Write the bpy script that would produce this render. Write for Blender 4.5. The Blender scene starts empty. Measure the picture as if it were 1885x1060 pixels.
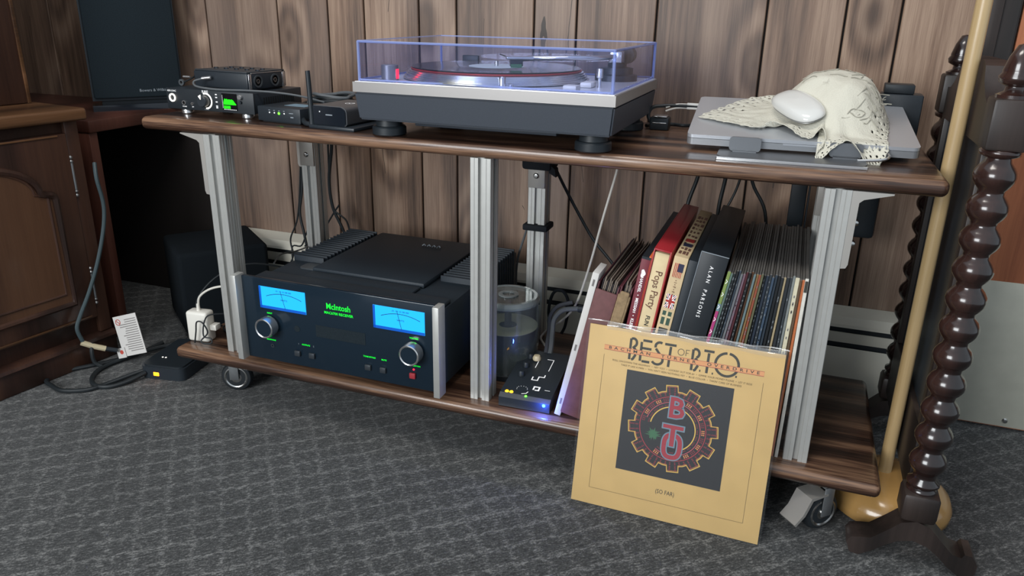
import bpy, bmesh, math, random
from mathutils import Vector, Matrix, Euler, noise
random.seed(7)
PI = math.pi
SC = bpy.context.scene
COL = SC.collection

# ------------------------------------------------------------------ camera
def cam_axes(yaw, pitch, roll):
    f = Vector((-math.sin(yaw)*math.cos(pitch), math.cos(yaw)*math.cos(pitch), math.sin(pitch)))
    rt = Vector((math.cos(yaw), math.sin(yaw), 0)); up = rt.cross(f)
    return math.cos(roll)*rt+math.sin(roll)*up, -math.sin(roll)*rt+math.cos(roll)*up, f
R_, U_, F_ = cam_axes(0.3471, -0.3503, 0.0183)
cam = bpy.data.objects.new('camera', bpy.data.cameras.new('camera'))
COL.objects.link(cam)
cam.data.sensor_fit = 'HORIZONTAL'; cam.data.sensor_width = 36.0
cam.data.lens = 1419.53/1885*36.0
cam.data.clip_start = 0.02
m = Matrix((R_, U_, -F_)).transposed().to_4x4(); m.translation = (1.2077, -1.1813, 0.8083)
cam.matrix_world = m
SC.camera = cam

# ------------------------------------------------------------------ world, lights, exposure
w = bpy.data.worlds.new('room_air'); SC.world = w; w.use_nodes = True
bg = w.node_tree.nodes['Background']
bg.inputs[0].default_value = (0.80, 0.90, 1.0, 1); bg.inputs[1].default_value = 0.72
def area(name, loc, target, sx, sy, power, col):
    l = bpy.data.lights.new(name, 'AREA'); l.shape = 'RECTANGLE'; l.size = sx; l.size_y = sy
    l.energy = power; l.color = col
    o = bpy.data.objects.new(name, l); COL.objects.link(o); o.location = loc
    o.rotation_euler = (Vector(target)-Vector(loc)).to_track_quat('-Z', 'Y').to_euler()
    return o
area('window_daylight', (-0.35, -3.1, 1.30), (0.75, 0.3, 0.40), 2.0, 1.3, 105, (0.95, 0.98, 1.0))
area('overhead_fill', (0.75, -0.75, 2.35), (0.75, -0.65, 0.0), 0.9, 0.5, 18, (1.0, 0.95, 0.88))  # front fill light, added overhead
SC.view_settings.view_transform = 'Standard'; SC.view_settings.look = 'None'
SC.view_settings.gamma = 1.0; SC.view_settings.use_curve_mapping = False
SC.view_settings.exposure = 0.0

# ------------------------------------------------------------------ materials
def lin(c):
    if isinstance(c, str):
        c = [int(c[i:i+2], 16)/255 for i in (0, 2, 4)]
        c = [x/12.92 if x <= .04045 else ((x+.055)/1.055)**2.4 for x in c]
    return (c[0], c[1], c[2], 1)
M = {}
def new_mat(name):
    mt = bpy.data.materials.new(name); mt.use_nodes = True; M[name] = mt
    return mt, mt.node_tree, mt.node_tree.nodes['Principled BSDF']
def plain(name, col, rough=.5, metal=0, grain=0.0, gscale=200, coat=0, spec=.5, emit=None, es=0, alpha=1, trans=0, ior=1.45, bump=0):
    mt, nt, b = new_mat(name)
    b.inputs['Base Color'].default_value = lin(col); b.inputs['Roughness'].default_value = rough
    b.inputs['Metallic'].default_value = metal; b.inputs['Specular IOR Level'].default_value = spec
    b.inputs['Coat Weight'].default_value = coat; b.inputs['Coat Roughness'].default_value = .1
    b.inputs['Transmission Weight'].default_value = trans; b.inputs['IOR'].default_value = ior
    b.inputs['Alpha'].default_value = alpha
    if emit:
        b.inputs['Emission Color'].default_value = lin(emit); b.inputs['Emission Strength'].default_value = es
    if grain or bump:
        tc = nt.nodes.new('ShaderNodeTexCoord'); n = nt.nodes.new('ShaderNodeTexNoise')
        n.inputs['Scale'].default_value = gscale; n.inputs['Detail'].default_value = 3
        nt.links.new(tc.outputs['Object'], n.inputs['Vector'])
        if grain:
            c = lin(col); r = nt.nodes.new('ShaderNodeValToRGB')
            r.color_ramp.elements[0].position = .3; r.color_ramp.elements[1].position = .7
            r.color_ramp.elements[0].color = tuple(x*(1-grain) for x in c[:3])+(1,)
            r.color_ramp.elements[1].color = tuple(min(1, x*(1+grain)) for x in c[:3])+(1,)
            nt.links.new(n.outputs['Fac'], r.inputs['Fac']); nt.links.new(r.outputs['Color'], b.inputs['Base Color'])
        if bump:
            bp = nt.nodes.new('ShaderNodeBump'); bp.inputs['Strength'].default_value = bump; bp.inputs['Distance'].default_value = .002
            nt.links.new(n.outputs['Fac'], bp.inputs['Height']); nt.links.new(bp.outputs['Normal'], b.inputs['Normal'])
    return mt
class NT:
    def __init__(s, nt): s.nt = nt
    def n(s, t, **k):
        nd = s.nt.nodes.new(t)
        for a, v in k.items(): setattr(nd, a, v)
        return nd
    def put(s, v, sock):
        if isinstance(v, (int, float)): sock.default_value = v
        elif isinstance(v, (tuple, list)): sock.default_value = v
        else: s.nt.links.new(v, sock)
    def math(s, op, a, b=0.0, c=0.0):
        nd = s.n('ShaderNodeMath', operation=op); s.put(a, nd.inputs[0]); s.put(b, nd.inputs[1]); s.put(c, nd.inputs[2]); return nd.outputs[0]
    def mapping(s, v, scale=(1, 1, 1), loc=(0, 0, 0), rot=(0, 0, 0)):
        nd = s.n('ShaderNodeMapping'); s.put(v, nd.inputs[0]); s.put(loc, nd.inputs[1]); s.put(rot, nd.inputs[2]); s.put(scale, nd.inputs[3]); return nd.outputs[0]
    def noise(s, v, scale=1, detail=3, rough=.5, dist=0):
        nd = s.n('ShaderNodeTexNoise'); s.put(v, nd.inputs['Vector']); s.put(scale, nd.inputs['Scale']); s.put(detail, nd.inputs['Detail']); s.put(rough, nd.inputs['Roughness']); s.put(dist, nd.inputs['Distortion']); return nd.outputs['Fac']
    def ramp(s, f, stops):
        nd = s.n('ShaderNodeValToRGB'); s.put(f, nd.inputs[0]); e = nd.color_ramp.elements
        while len(e) < len(stops): e.new(.5)
        for el, (p, c) in zip(e, stops): el.position = p; el.color = lin(c)
        return nd.outputs[0]
    def mix(s, f, a, b, mode='MIX'):
        nd = s.n('ShaderNodeMix', data_type='RGBA', blend_type=mode); s.put(f, nd.inputs[0]); s.put(a, nd.inputs[6]); s.put(b, nd.inputs[7]); return nd.outputs[2]
    def add(s, a, b):
        nd = s.n('ShaderNodeVectorMath', operation='ADD'); s.put(a, nd.inputs[0]); s.put(b, nd.inputs[1]); return nd.outputs[0]
def grain_mat(name, along, dark, mid, light, ring=40, cath=5.0, rough=.35, coat=0.0, cracks=0, fine=1.0, tint=.25, stretch=.12, bump=.15, knots=0.0, mid2=None, wts=(.42, .33, .38), lo=.25, hi=.82, side=.7, fscale=260, flen=9, mscale=60, mlen=2.5):
    """wood: figure runs along one local axis, each board shifted by its own random value"""
    mt, nt, b = new_mat(name); g = NT(nt)
    tc = g.n('ShaderNodeTexCoord'); oi = g.n('ShaderNodeObjectInfo')
    shift = g.n('ShaderNodeCombineXYZ'); r = g.math('MULTIPLY', oi.outputs['Random'], 37.0)
    for i in range(3): g.put(r, shift.inputs[i])
    p = g.add(tc.outputs['Object'], shift.outputs[0])
    sc = [1, 1, 1]; sc['xyz'.index(along)] = stretch
    q = g.mapping(p, tuple(sc))
    warp = g.noise(q, 5.0, 2, .5)
    cr = 'xyz'.index(along); across = [i for i in range(3) if i != cr]
    sep = g.n('ShaderNodeSeparateXYZ'); g.put(p, sep.inputs[0])
    acc = g.math('ADD', sep.outputs[across[0]], g.math('MULTIPLY', sep.outputs[across[1]], side))
    ph = g.math('ADD', g.math('MULTIPLY', acc, ring), g.math('MULTIPLY', warp, cath*4))
    if knots:
        vo = g.n('ShaderNodeTexVoronoi', voronoi_dimensions='2D'); cx_ = g.n('ShaderNodeCombineXYZ')
        g.put(g.math('MULTIPLY', acc, 3.0), cx_.inputs[0]); g.put(g.math('MULTIPLY', sep.outputs[cr], 1.5), cx_.inputs[1]); g.put(cx_.outputs[0], vo.inputs['Vector']); vo.inputs['Scale'].default_value = 1.0
        kd = g.math('MULTIPLY', g.math('SUBTRACT', 1.0, g.math('MINIMUM', g.math('MULTIPLY', vo.outputs['Distance'], 3.6), 1.0)), knots)
        ph = g.math('ADD', ph, g.math('MULTIPLY', g.math('POWER', kd, 1.5), 14.0))
    band = g.math('ADD', g.math('MULTIPLY', g.math('SINE', ph), .5), .5)
    fs = [fscale]*3; fs[cr] = flen
    fine_n = g.noise(g.mapping(p, tuple(fs)), 1.0, 3, .6)
    fs2 = [mscale]*3; fs2[cr] = mlen
    mid_n = g.noise(g.mapping(p, tuple(fs2)), 1.0, 3, .6)
    f = g.math('ADD', g.math('MULTIPLY', band, wts[0]), g.math('ADD', g.math('MULTIPLY', fine_n, wts[1]*fine), g.math('MULTIPLY', mid_n, wts[2])))
    col = g.ramp(f, [(lo, dark), ((lo+hi)/2, mid), (hi, light)])
    if mid2:
        big = g.noise(g.mapping(p, tuple(x*2.2 if i != cr else 1.1 for i, x in enumerate((1, 1, 1)))), 1.0, 3, .6)
        bigm = g.ramp(big, [(.42, '000000'), (.68, 'ffffff')])
        col = g.mix(g.math('MULTIPLY', bigm, .55), col, lin(mid2))
    if knots:
        kk = g.ramp(kd, [(.62*knots, '000000'), (.95*knots, 'ffffff')])
        col = g.mix(g.math('MULTIPLY', kk, .7), col, lin(dark))
    if cracks:
        cw = g.math('ADD', acc, g.math('ADD', g.math('MULTIPLY', warp, .55), g.math('MULTIPLY', g.noise(g.mapping(p, tuple(14 if i != cr else 9 for i in range(3))), 1.0, 3, .6), .012)))
        ln = g.math('LESS_THAN', g.math('PINGPONG', cw, .072), .0011*cracks)
        br = g.math('GREATER_THAN', g.noise(g.mapping(p, (4, 4, 4)), 1.0, 2), .56)
        col = g.mix(g.math('MULTIPLY', g.math('MULTIPLY', ln, br), .85), col, lin('17120f'))
    v = g.math('ADD', 1-tint/2, g.math('MULTIPLY', oi.outputs['Random'], tint))
    hsv = g.n('ShaderNodeHueSaturation'); g.put(v, hsv.inputs['Value']); g.put(col, hsv.inputs['Color'])
    g.put(hsv.outputs[0], b.inputs['Base Color'])
    b.inputs['Roughness'].default_value = rough; b.inputs['Coat Weight'].default_value = coat; b.inputs['Coat Roughness'].default_value = .12
    bp = g.n('ShaderNodeBump'); bp.inputs['Strength'].default_value = bump; bp.inputs['Distance'].default_value = .002
    g.put(f, bp.inputs['Height']); g.put(bp.outputs[0], b.inputs['Normal'])
    return mt
grain_mat('panel_wood', 'z', '4c3a2f', '816755', 'a78d78', ring=20, cath=4.5, rough=.5, cracks=1, knots=.9, tint=.22, mid2='72645d', wts=(.24, .36, .55), lo=.36, hi=.80, fscale=480, flen=14, mscale=70, mlen=2.2)
grain_mat('panel_wood_dim', 'z', '2c211b', '3f3027', '55433a', ring=26, cath=4.5, rough=.6, cracks=1, knots=.8, tint=.25)  # darker copy of the panelling; corner dimness put into the colour
grain_mat('dark_oak', 'x', '140d0a', '452f24', '86664f', ring=55, cath=6, rough=.36, coat=.35, stretch=.10, tint=.1, bump=.12, wts=(.26, .42, .50), lo=.38, hi=.80, side=2.2, fscale=420, flen=13, mscale=130, mlen=6.5)
grain_mat('cabinet_wood', 'z', '21130c', '35211a', '493024', ring=30, cath=3, rough=.42, coat=.2, tint=.05, bump=.06)
grain_mat('cabinet_panel', 'z', '38241a', '4b3122', '5c3f2c', ring=30, cath=3, rough=.42, coat=.2, tint=.05, bump=.06)
grain_mat('cabinet_top', 'y', '2f1e14', '543923', '755238', ring=40, cath=3, rough=.35, coat=.3, tint=.05, bump=.06)
grain_mat('red_brown_wood', 'z', '2c1712', '45261d', '57342a', ring=40, cath=2, rough=.45, tint=.05, bump=.06)
grain_mat('ebonised_oak', 'z', '120d0b', '221a17', '332925', ring=60, cath=3, rough=.5, coat=.04, tint=.1, bump=.1)
grain_mat('bobbin_wood', 'z', '100a09', '221614', '38241f', ring=60, cath=3, rough=.22, coat=.6, tint=.05, bump=.05)
grain_mat('door_veneer', 'z', '84492c', 'a86440', 'b9744d', ring=45, cath=2, rough=.5, tint=.02, bump=.04)
grain_mat('pale_pole_wood', 'z', '8a6f48', 'aa9066', 'c0a67c', ring=80, cath=2, rough=.4, coat=.2, tint=.02, bump=.04)

def carpet():
    mt, nt, b = new_mat('charcoal_carpet'); g = NT(nt)
    tc = g.n('ShaderNodeTexCoord'); p = g.mapping(tc.outputs['Object'], rot=(0, 0, math.radians(-40)))
    fine = g.noise(p, 330, 3, .7)
    streak = g.noise(g.mapping(p, (95, 260, 1), rot=(0, 0, math.radians(-14))), 1, 3, .65)
    soft = g.noise(p, 6, 2)
    sep = g.n('ShaderNodeSeparateXYZ'); g.put(p, sep.inputs[0])
    jx = g.math('MULTIPLY', g.math('SUBTRACT', g.noise(p, 45, 3), .5), .034)
    def lines(ax, period):
        a = g.math('ADD', sep.outputs[ax], jx)
        t = g.math('PINGPONG', a, period/2)
        return g.math('SUBTRACT', 1.0, g.math('MINIMUM', g.math('DIVIDE', t, .0075), 1.0))
    lat = g.math('MAXIMUM', g.math('MULTIPLY', lines(0, .043), .7), lines(1, .043))
    lat = g.math('MULTIPLY', lat, g.noise(p, 70, 2))
    f = g.math('ADD', g.math('ADD', g.math('MULTIPLY', fine, .45), g.math('MULTIPLY', streak, .5)), g.math('ADD', g.math('MULTIPLY', lat, .17), g.math('MULTIPLY', soft, .08)))
    g.put(g.ramp(f, [(.36, '151616'), (.54, '414242'), (.72, '858583')]), b.inputs['Base Color'])
    b.inputs['Roughness'].default_value = .95; b.inputs['Specular IOR Level'].default_value = .1
    b.inputs['Sheen Weight'].default_value = .15
    bp = g.n('ShaderNodeBump'); bp.inputs['Strength'].default_value = .55; bp.inputs['Distance'].default_value = .003
    g.put(f, bp.inputs['Height']); g.put(bp.outputs[0], b.inputs['Normal'])
carpet()
plain('groove_dark', '1b1512', .9)
plain('heater_enamel', 'cfcabb', .45, grain=.08, gscale=6)
plain('heater_dark', '23282d', .7)
plain('kick_plate', 'bdbcae', .5, .15, grain=.06, gscale=25)
plain('aluminium', 'bebeba', .38, .5, grain=.03, gscale=60)
plain('aluminium_plate', 'b5b1ab', .42, .6)
plain('steel', 'c8c8c6', .25, 1)
plain('zinc', '9fa2a4', .4, .8, grain=.15, gscale=40)
plain('black_plastic', '20262b', .45)  # black raised: lens haze put into the base colour
plain('black_satin', '262c32', .38, grain=.1, gscale=400)  # likewise a black lifted by haze in its colour
plain('black_gloss', '161c24', .12, coat=.5)
plain('black_fabric', '14191d', .9, spec=.15)
plain('grille_cloth', '222a2f', .95, spec=.1, grain=.15, gscale=500)
plain('rubber', '1d2226', .7)
plain('plinth_black', '363c45', .5, grain=.06, gscale=500)
plain('plinth_silver', '959290', .35, .55); plain('deck_silver_lit', 'dedfe2', .3, .3)  # deck brighter than plinth: strong top light put into its colour
plain('silver_bright', 'd8d8d8', .22, .9)
plain('vinyl', '101214', .22, coat=.4)
plain('label_paper', 'cfd6cf', .6)
def film(name, tint, gloss, k, rough=.03, body=0.0, bodycol='ffffff'):
    """thin clear sheet: see-through, with a fresnel gloss and a little milky body"""
    mt = bpy.data.materials.new(name); mt.use_nodes = True; M[name] = mt; nt = mt.node_tree; g = NT(nt)
    nt.nodes.remove(nt.nodes['Principled BSDF']); out = nt.nodes['Material Output']
    tr_ = g.n('ShaderNodeBsdfTransparent'); tr_.inputs[0].default_value = lin(tint)
    gl = g.n('ShaderNodeBsdfGlossy'); gl.inputs[0].default_value = lin(gloss); gl.inputs['Roughness'].default_value = rough
    df = g.n('ShaderNodeBsdfDiffuse'); df.inputs[0].default_value = lin(bodycol)
    fr = g.n('ShaderNodeFresnel'); fr.inputs[0].default_value = 1.45
    m1 = g.n('ShaderNodeMixShader'); g.put(body, m1.inputs[0]); g.put(tr_.outputs[0], m1.inputs[1]); g.put(df.outputs[0], m1.inputs[2])
    m2 = g.n('ShaderNodeMixShader'); geo = g.n('ShaderNodeNewGeometry'); g.put(g.math('MULTIPLY', g.math('MULTIPLY', fr.outputs[0], k), g.math('SUBTRACT', 1.0, geo.outputs['Backfacing'])), m2.inputs[0]); g.put(m1.outputs[0], m2.inputs[1]); g.put(gl.outputs[0], m2.inputs[2])
    g.put(m2.outputs[0], out.inputs[0])
film('cover_acrylic', 'f0f3ff', 'ffffff', 1.0, .02, .012, 'b8c8ff'); film('cover_edge', 'ccd8f8', 'eef2ff', 1.0, .05, .34, 'bccaf6')
film('clear_plastic', 'e6ecec', 'ffffff', 1.0, .05, .07, 'b8c0c0'); film('clear_rim', 'd8dede', 'ffffff', 1.0, .1, .3, 'c8d0d0')
film('sleeve_film', 'fbfbfb', 'ffffff', .9, .05, .02); film('film_shine', 'ffffff', 'ffffff', 2.2, .12, .10)
plain('red_led', 'ff2030', .4, emit='ff2038', es=3)
plain('red_glow_rim', 'b03a34', .4, .3)
plain('text_white', 'e8e8e8', .6, emit='ffffff', es=.25)
plain('text_grey', '8d959c', .6); plain('spine_ink', '70767a', .7)
plain('ring_light', 'ffffff', .4, emit='fff4e0', es=2.2)
plain('screen_black', '05080a', .2)
plain('screen_green', '20d010', .4, emit='14ff08', es=.85)
plain('led_green', '60ff40', .4, emit='50ff20', es=5)
plain('led_yellow', 'ffc020', .4, emit='ffb010', es=7)
plain('led_orange', 'ff9020', .4, emit='ff8a10', es=6)
plain('led_blue', '2050ff', .4, emit='2058ff', es=30)
plain('meter_blue', '1080d0', .3, emit='24acf8', es=1.0)
plain('meter_edge', '0b4fa0', .3, emit='0a4ec0', es=.5)
plain('meter_ink', '0a2a50', .6)
plain('logo_green', '10c030', .5, emit='10e838', es=.9)
plain('dark_glass', '182530', .16, spec=.4, coat=.2)  # colour lifted to carry the lens haze
plain('chassis_black', '222b33', .55, grain=.15, gscale=300)  # haze-lifted black, like the glass
plain('grey_badge', '4b5054', .4, .3)
plain('button_grey', '3a3f44', .4, .3)
plain('button_red', 'a03038', .5)
plain('laptop_silver', 'c6cad0', .3, .55)
plain('laptop_edge', 'a5a8ac', .35, .6)
plain('stand_grey', '6f7276', .4, .7)
plain('mouse_white', 'd2d2ce', .12, coat=.6)
plain('mouse_base', '9a9a98', .4, .4)
plain('white_plastic', 'dedbd2', .35)
plain('white_cord', 'd6d2c8', .5)
plain('black_cord', '1d2225', .5)
plain('green_grey_cord', '38464a', .5)
plain('grey_cord', '55595c', .5)
plain('dark_grey_rubber', '3c3e44', .6)
plain('disc_cream', 'c5b898', .35)
plain('disc_stack', '2e3a3e', .3, .4)
plain('paper_white', 'cdcac6', .7)
plain('paper_ink', '7a7674', .8)
plain('tag_red', 'b8483c', .7)
plain('cover_cream', 'ccab70', .55, grain=.05, gscale=18)
plain('cover_black', '24262a', .45)
plain('cover_ink', '3a3a34', .6)
plain('ink_line', '6b5a3a', .7)
plain('banner_orange', 'd99a68', .6)
plain('neon_yellow', 'd9b25a', .6)
plain('neon_red', '9c3440', .6)
plain('neon_red_dark', '7a2f3a', .6)
plain('neon_pink', 'c25a64', .6)
plain('neon_orange', 'd98a58', .6)
plain('neon_blue', '6f8796', .6)
plain('leaf_green', '3f6b4e', .7)
plain('lace', 'cbc8ba', .9, bump=.5, gscale=420, spec=.2)
plain('lace_thread', 'a5a296', .9, spec=.2)
plain('amber_gloss', 'ad8650', .22, coat=.5, grain=.06, gscale=20)
plain('brass', 'b8964e', .3, .9)
plain('velcro', '10151b', .85)
plain('dark_recess', '0a0c0e', .8)

# ------------------------------------------------------------------ mesh helpers
def link(name, me, mat=None, parent=None, loc=(0, 0, 0), rot=(0, 0, 0), smooth=35):
    if mat: me.materials.append(M[mat])
    if smooth:
        me.shade_smooth(); me.set_sharp_from_angle(angle=math.radians(smooth))
    o = bpy.data.objects.new(name, me); COL.objects.link(o)
    o.location = loc; o.rotation_euler = rot
    if parent: o.parent = parent
    return o
class B:
    """collects shapes for one mesh object"""
    def __init__(s): s.bm = bmesh.new()
    def box(s, x0, x1, y0, y1, z0, z1, bev=0, seg=2, sel=None):
        r = bmesh.ops.create_cube(s.bm, size=1)['verts']
        for v in r:
            v.co = Vector((x0+(x1-x0)*(v.co.x+.5), y0+(y1-y0)*(v.co.y+.5), z0+(z1-z0)*(v.co.z+.5)))
        if bev:
            ed = {e for v in r for e in v.link_edges}
            if sel: ed = {e for e in ed if sel(*(e.verts[0].co+(e.verts[1].co-e.verts[0].co)/2), (e.verts[1].co-e.verts[0].co).normalized())}
            bmesh.ops.bevel(s.bm, geom=list(ed), offset=bev, segments=seg, affect='EDGES', profile=.5)
        return s
    def cyl(s, c, r, h, axis='z', n=24, r2=None):
        """c = centre of the base; grows h along axis"""
        r2 = r if r2 is None else r2
        return s.lathe([(0, 0), (r, 0), (r2, h), (0, h)], n, c, axis)
    def lathe(s, prof, n=24, c=(0, 0, 0), axis='z'):
        rings = []
        def P(r, a, z):
            u, v = r*math.cos(a), r*math.sin(a)
            q = {'z': (u, v, z), 'y': (u, z, -v), 'x': (z, u, v), '-y': (u, -z, v)}[axis]
            return Vector(q)+Vector(c)
        for r, z in prof:
            if r < 1e-7: rings.append([s.bm.verts.new(P(0, 0, z))])
            else: rings.append([s.bm.verts.new(P(r, 2*PI*i/n, z)) for i in range(n)])
        for a, b in zip(rings, rings[1:]):
            for i in range(n):
                j = (i+1) % n
                if len(a) == 1 and len(b) == 1: continue
                if len(a) == 1: f = (a[0], b[j], b[i])
                elif len(b) == 1: f = (a[i], a[j], b[0])
                else: f = (a[i], a[j], b[j], b[i])
                try: s.bm.faces.new(f)
                except ValueError: pass
        return s
    def tube(s, pts, r, n=8, smooth=6, closed=False, taper=None):
        P = [Vector(p) for p in pts]
        if smooth and len(P) > 2:
            Q = []; L = len(P)
            for i in range(L if closed else L-1):
                g = (lambda k: P[k % L]) if closed else (lambda k: P[max(0, min(L-1, k))])
                a, b, c, d = g(i-1), g(i), g(i+1), g(i+2)
                for k in range(smooth):
                    t = k/smooth
                    Q.append(.5*((2*b)+(c-a)*t+(2*a-5*b+4*c-d)*t*t+(3*b-a-3*c+d)*t**3))
            if not closed: Q.append(P[-1])
            P = Q
        L = len(P); rings = []; up = Vector((0.31, .22, .93))
        nrm = None
        for i, p in enumerate(P):
            t = (P[(i+1) % L]-P[i-1]) if closed else (P[min(L-1, i+1)]-P[max(0, i-1)])
            t = t.normalized() if t.length > 1e-9 else Vector((0, 0, 1))
            if nrm is None: nrm = t.cross(up if abs(t.dot(up)) < .95 else Vector((1, 0, 0))).normalized()
            else:
                nrm = (nrm-t*nrm.dot(t)); nrm = nrm.normalized() if nrm.length > 1e-6 else t.orthogonal().normalized()
            bn = t.cross(nrm); rr = r if taper is None else r*taper(i/(L-1))
            rings.append([s.bm.verts.new(p+rr*(math.cos(2*PI*k/n)*nrm+math.sin(2*PI*k/n)*bn)) for k in range(n)])
        for i in range(L if closed else L-1):
            a, b = rings[i], rings[(i+1) % L]
            for k in range(n): s.bm.faces.new((a[k], a[(k+1) % n], b[(k+1) % n], b[k]))
        if not closed:
            s.bm.faces.new(rings[0][::-1]); s.bm.faces.new(rings[-1])
        return s
    def prism(s, poly, f, t0, t1):
        """poly: 2-D outline; f(u, v, t) -> point"""
        a = [s.bm.verts.new(f(u, v, t0)) for u, v in poly]; b = [s.bm.verts.new(f(u, v, t1)) for u, v in poly]
        n = len(poly); s.bm.faces.new(a[::-1]); s.bm.faces.new(b)
        for i in range(n): s.bm.faces.new((a[i], a[(i+1) % n], b[(i+1) % n], b[i]))
        return s
    def quad(s, *p):
        s.bm.faces.new([s.bm.verts.new(q) for q in p]); return s
    def ribbon(s, pts, wd, f, closed=False):
        """flat line of width wd in a 2-D plane, f(u, v) -> point"""
        P = [Vector(p) for p in pts]; L = len(P); A = []; Bq = []
        for i in range(L):
            a = P[i-1] if (i or closed) else P[i]; b = P[(i+1) % L] if (i < L-1 or closed) else P[i]
            d1 = (P[i]-a); d2 = (b-P[i])
            d1 = d1.normalized() if d1.length else d2.normalized(); d2 = d2.normalized() if d2.length else d1
            n1 = Vector((-d1.y, d1.x)); n2 = Vector((-d2.y, d2.x)); nn = n1+n2
            nn = nn.normalized() if nn.length > 1e-6 else n1
            k = wd/2/max(.45, nn.dot(n1))
            A.append(s.bm.verts.new(f(*(P[i]+nn*k)))); Bq.append(s.bm.verts.new(f(*(P[i]-nn*k))))
        for i in range(L if closed else L-1):
            j = (i+1) % L; s.bm.faces.new((A[i], Bq[i], Bq[j], A[j]))
        return s
    def me(s, name='m'):
        bmesh.ops.recalc_face_normals(s.bm, faces=s.bm.faces)
        me = bpy.data.meshes.new(name); s.bm.to_mesh(me); s.bm.free(); return me
    def ob(s, name, mat, parent=None, loc=(0, 0, 0), rot=(0, 0, 0), smooth=35):
        return link(name, s.me(name), mat, parent, loc, rot, smooth)
def tag(o, label, cat, group=None):
    o['label'] = label; o['category'] = cat
    if group: o['group'] = group
    return o
def thing(name, label, cat, loc=(0, 0, 0), rot=(0, 0, 0), group=None):
    o = bpy.data.objects.new(name, None); o.empty_display_size = .05; COL.objects.link(o)
    o.location = loc; o.rotation_euler = rot
    return tag(o, label, cat, group)
def structure(o): o['kind'] = 'structure'; return o
def dup(o, parent=None, **k):
    c = o.copy(); COL.objects.link(c); c.parent = parent
    for a, v in k.items(): setattr(c, a, v)
    return c
def text(name, s, size, mat, parent, loc, rot=(PI/2, 0, 0), align='CENTER', ext=.0002, sx=1, spacing=1.0, bold=0.0):
    cu = bpy.data.curves.new('t', 'FONT'); cu.body = s; cu.size = size; cu.align_x = align; cu.align_y = 'CENTER'
    cu.extrude = ext; cu.space_character = spacing; cu.offset = bold*size; cu.resolution_u = 2
    o = bpy.data.objects.new('t', cu); COL.objects.link(o)
    me = bpy.data.meshes.new_from_object(o.evaluated_get(bpy.context.evaluated_depsgraph_get()))
    bpy.data.objects.remove(o)
    for p in me.materials: pass
    me.materials.clear()
    r = link(name, me, mat, parent, loc, rot, smooth=0); r.scale = (sx, 1, 1)
    return r
FRONT = (PI/2, 0, 0)

ZU, TU, ZL, TL = 0.594, 0.0245, 0.118, 0.0245      # shelf heights and thicknesses
YW = 0.52                                           # front face of the back wall panelling

# ------------------------------------------------------------------ room
structure(B().box(-1.2, 3.4, -3.4, .60, -.02, 0).ob('floor', 'charcoal_carpet', smooth=0))
wb = structure(B().box(-1.2, 1.492, YW+.008, YW+.05, 0, 2.45).ob('wall_back', 'groove_dark', smooth=0))
def plank(parent, a, b, f, mat, z1=2.44):
    bb = B()
    r = bmesh.ops.create_cube(bb.bm, size=1)['verts']
    for v in r: v.co = f(a+.0022+(b-a-.0044)*(v.co.x+.5), v.co.y+.5, z1*(v.co.z+.5)+.004)
    bmesh.ops.bevel(bb.bm, geom=[e for e in bb.bm.edges if abs((e.verts[0].co-e.verts[1].co).z) > .5], offset=.0016, segments=1, affect='EDGES')
    return bb.ob('plank', mat, parent, smooth=0)
gx = [-1.0, -.80, -.62, -.43, -.258, -.04, .105, .205, .35, .445, .632, .729, .901, 1.12, 1.266, 1.363, 1.492]
for a, b in zip(gx, gx[1:]):
    plank(wb, a, b, lambda x, t, z: Vector((x, YW+.010*t, z)), 'panel_wood')
wl = structure(B().box(-1.06, -1.01, -3.4, .60, 0, 2.45).ob('wall_left', 'groove_dark', smooth=0))
gy = [-1.0, -.78, -.55, -.40, -.18, 0, .14, .33, .515]
for a, b in zip(gy, gy[1:]):
    plank(wl, a, b, lambda y, t, z: Vector((-1.012+.010*t, y, z)), 'panel_wood_dim')
# door with casing and kick plate at the right end of the back wall
dr = structure(B().box(1.555, 2.40, .492, .532, .006, 2.03).ob('door_1', 'door_veneer', smooth=0))
B().box(1.562, 2.39, .4895, .492, .008, .318, .0012).ob('kick_plate', 'kick_plate', dr)
sc_ = B().lathe([(0, .0035), (.004, .003), (.006, 0)], 12, axis='-y').me()
for i, x in enumerate((1.69, 1.95, 2.2)):
    link('screw', sc_ if i else sc_, 'steel' if i == 0 else None, dr, (x, .4895, .022))
tr = structure(B().box(1.494, 1.552, .488, .56, 0, 2.1, .004).ob('trim_1', 'ebonised_oak', smooth=0))
B().box(1.498, 1.522, .478, .488, 0, 2.1, .004).ob('moulding', 'ebonised_oak', tr)
structure(B().box(2.41, 3.4, .51, .56, 0, 2.45).ob('wall_right', 'panel_wood_dim', smooth=0))

# baseboard heater along the wall
ht = thing('baseboard_heater', 'cream enamel baseboard heater along the bottom of the panelled wall', 'heater', (0, 0, 0))
HX0, HX1 = -.232, 1.488
B().box(HX0, HX1, .505, .5195, .02, .200).ob('back_plate', 'heater_enamel', ht)
B().prism([(.519, .216), (.478, .206), (.466, .192), (.464, .186), (.470, .184), (.480, .196), (.519, .205)], lambda u, v, t: (t, u, v), HX0, HX1).ob('top_hood', 'heater_enamel', ht, smooth=20)
B().box(HX0, HX1, .470, .4735, .150, .173, .001).ob('damper', 'heater_enamel', ht, rot=(0, 0, 0))
B().box(HX0, HX1, .462, .4665, .024, .141, .0015).ob('front_panel', 'heater_enamel', ht)
B().box(HX0, HX1, .478, .5045, .05, .182).ob('heating_fin', 'heater_dark', ht)

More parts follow.
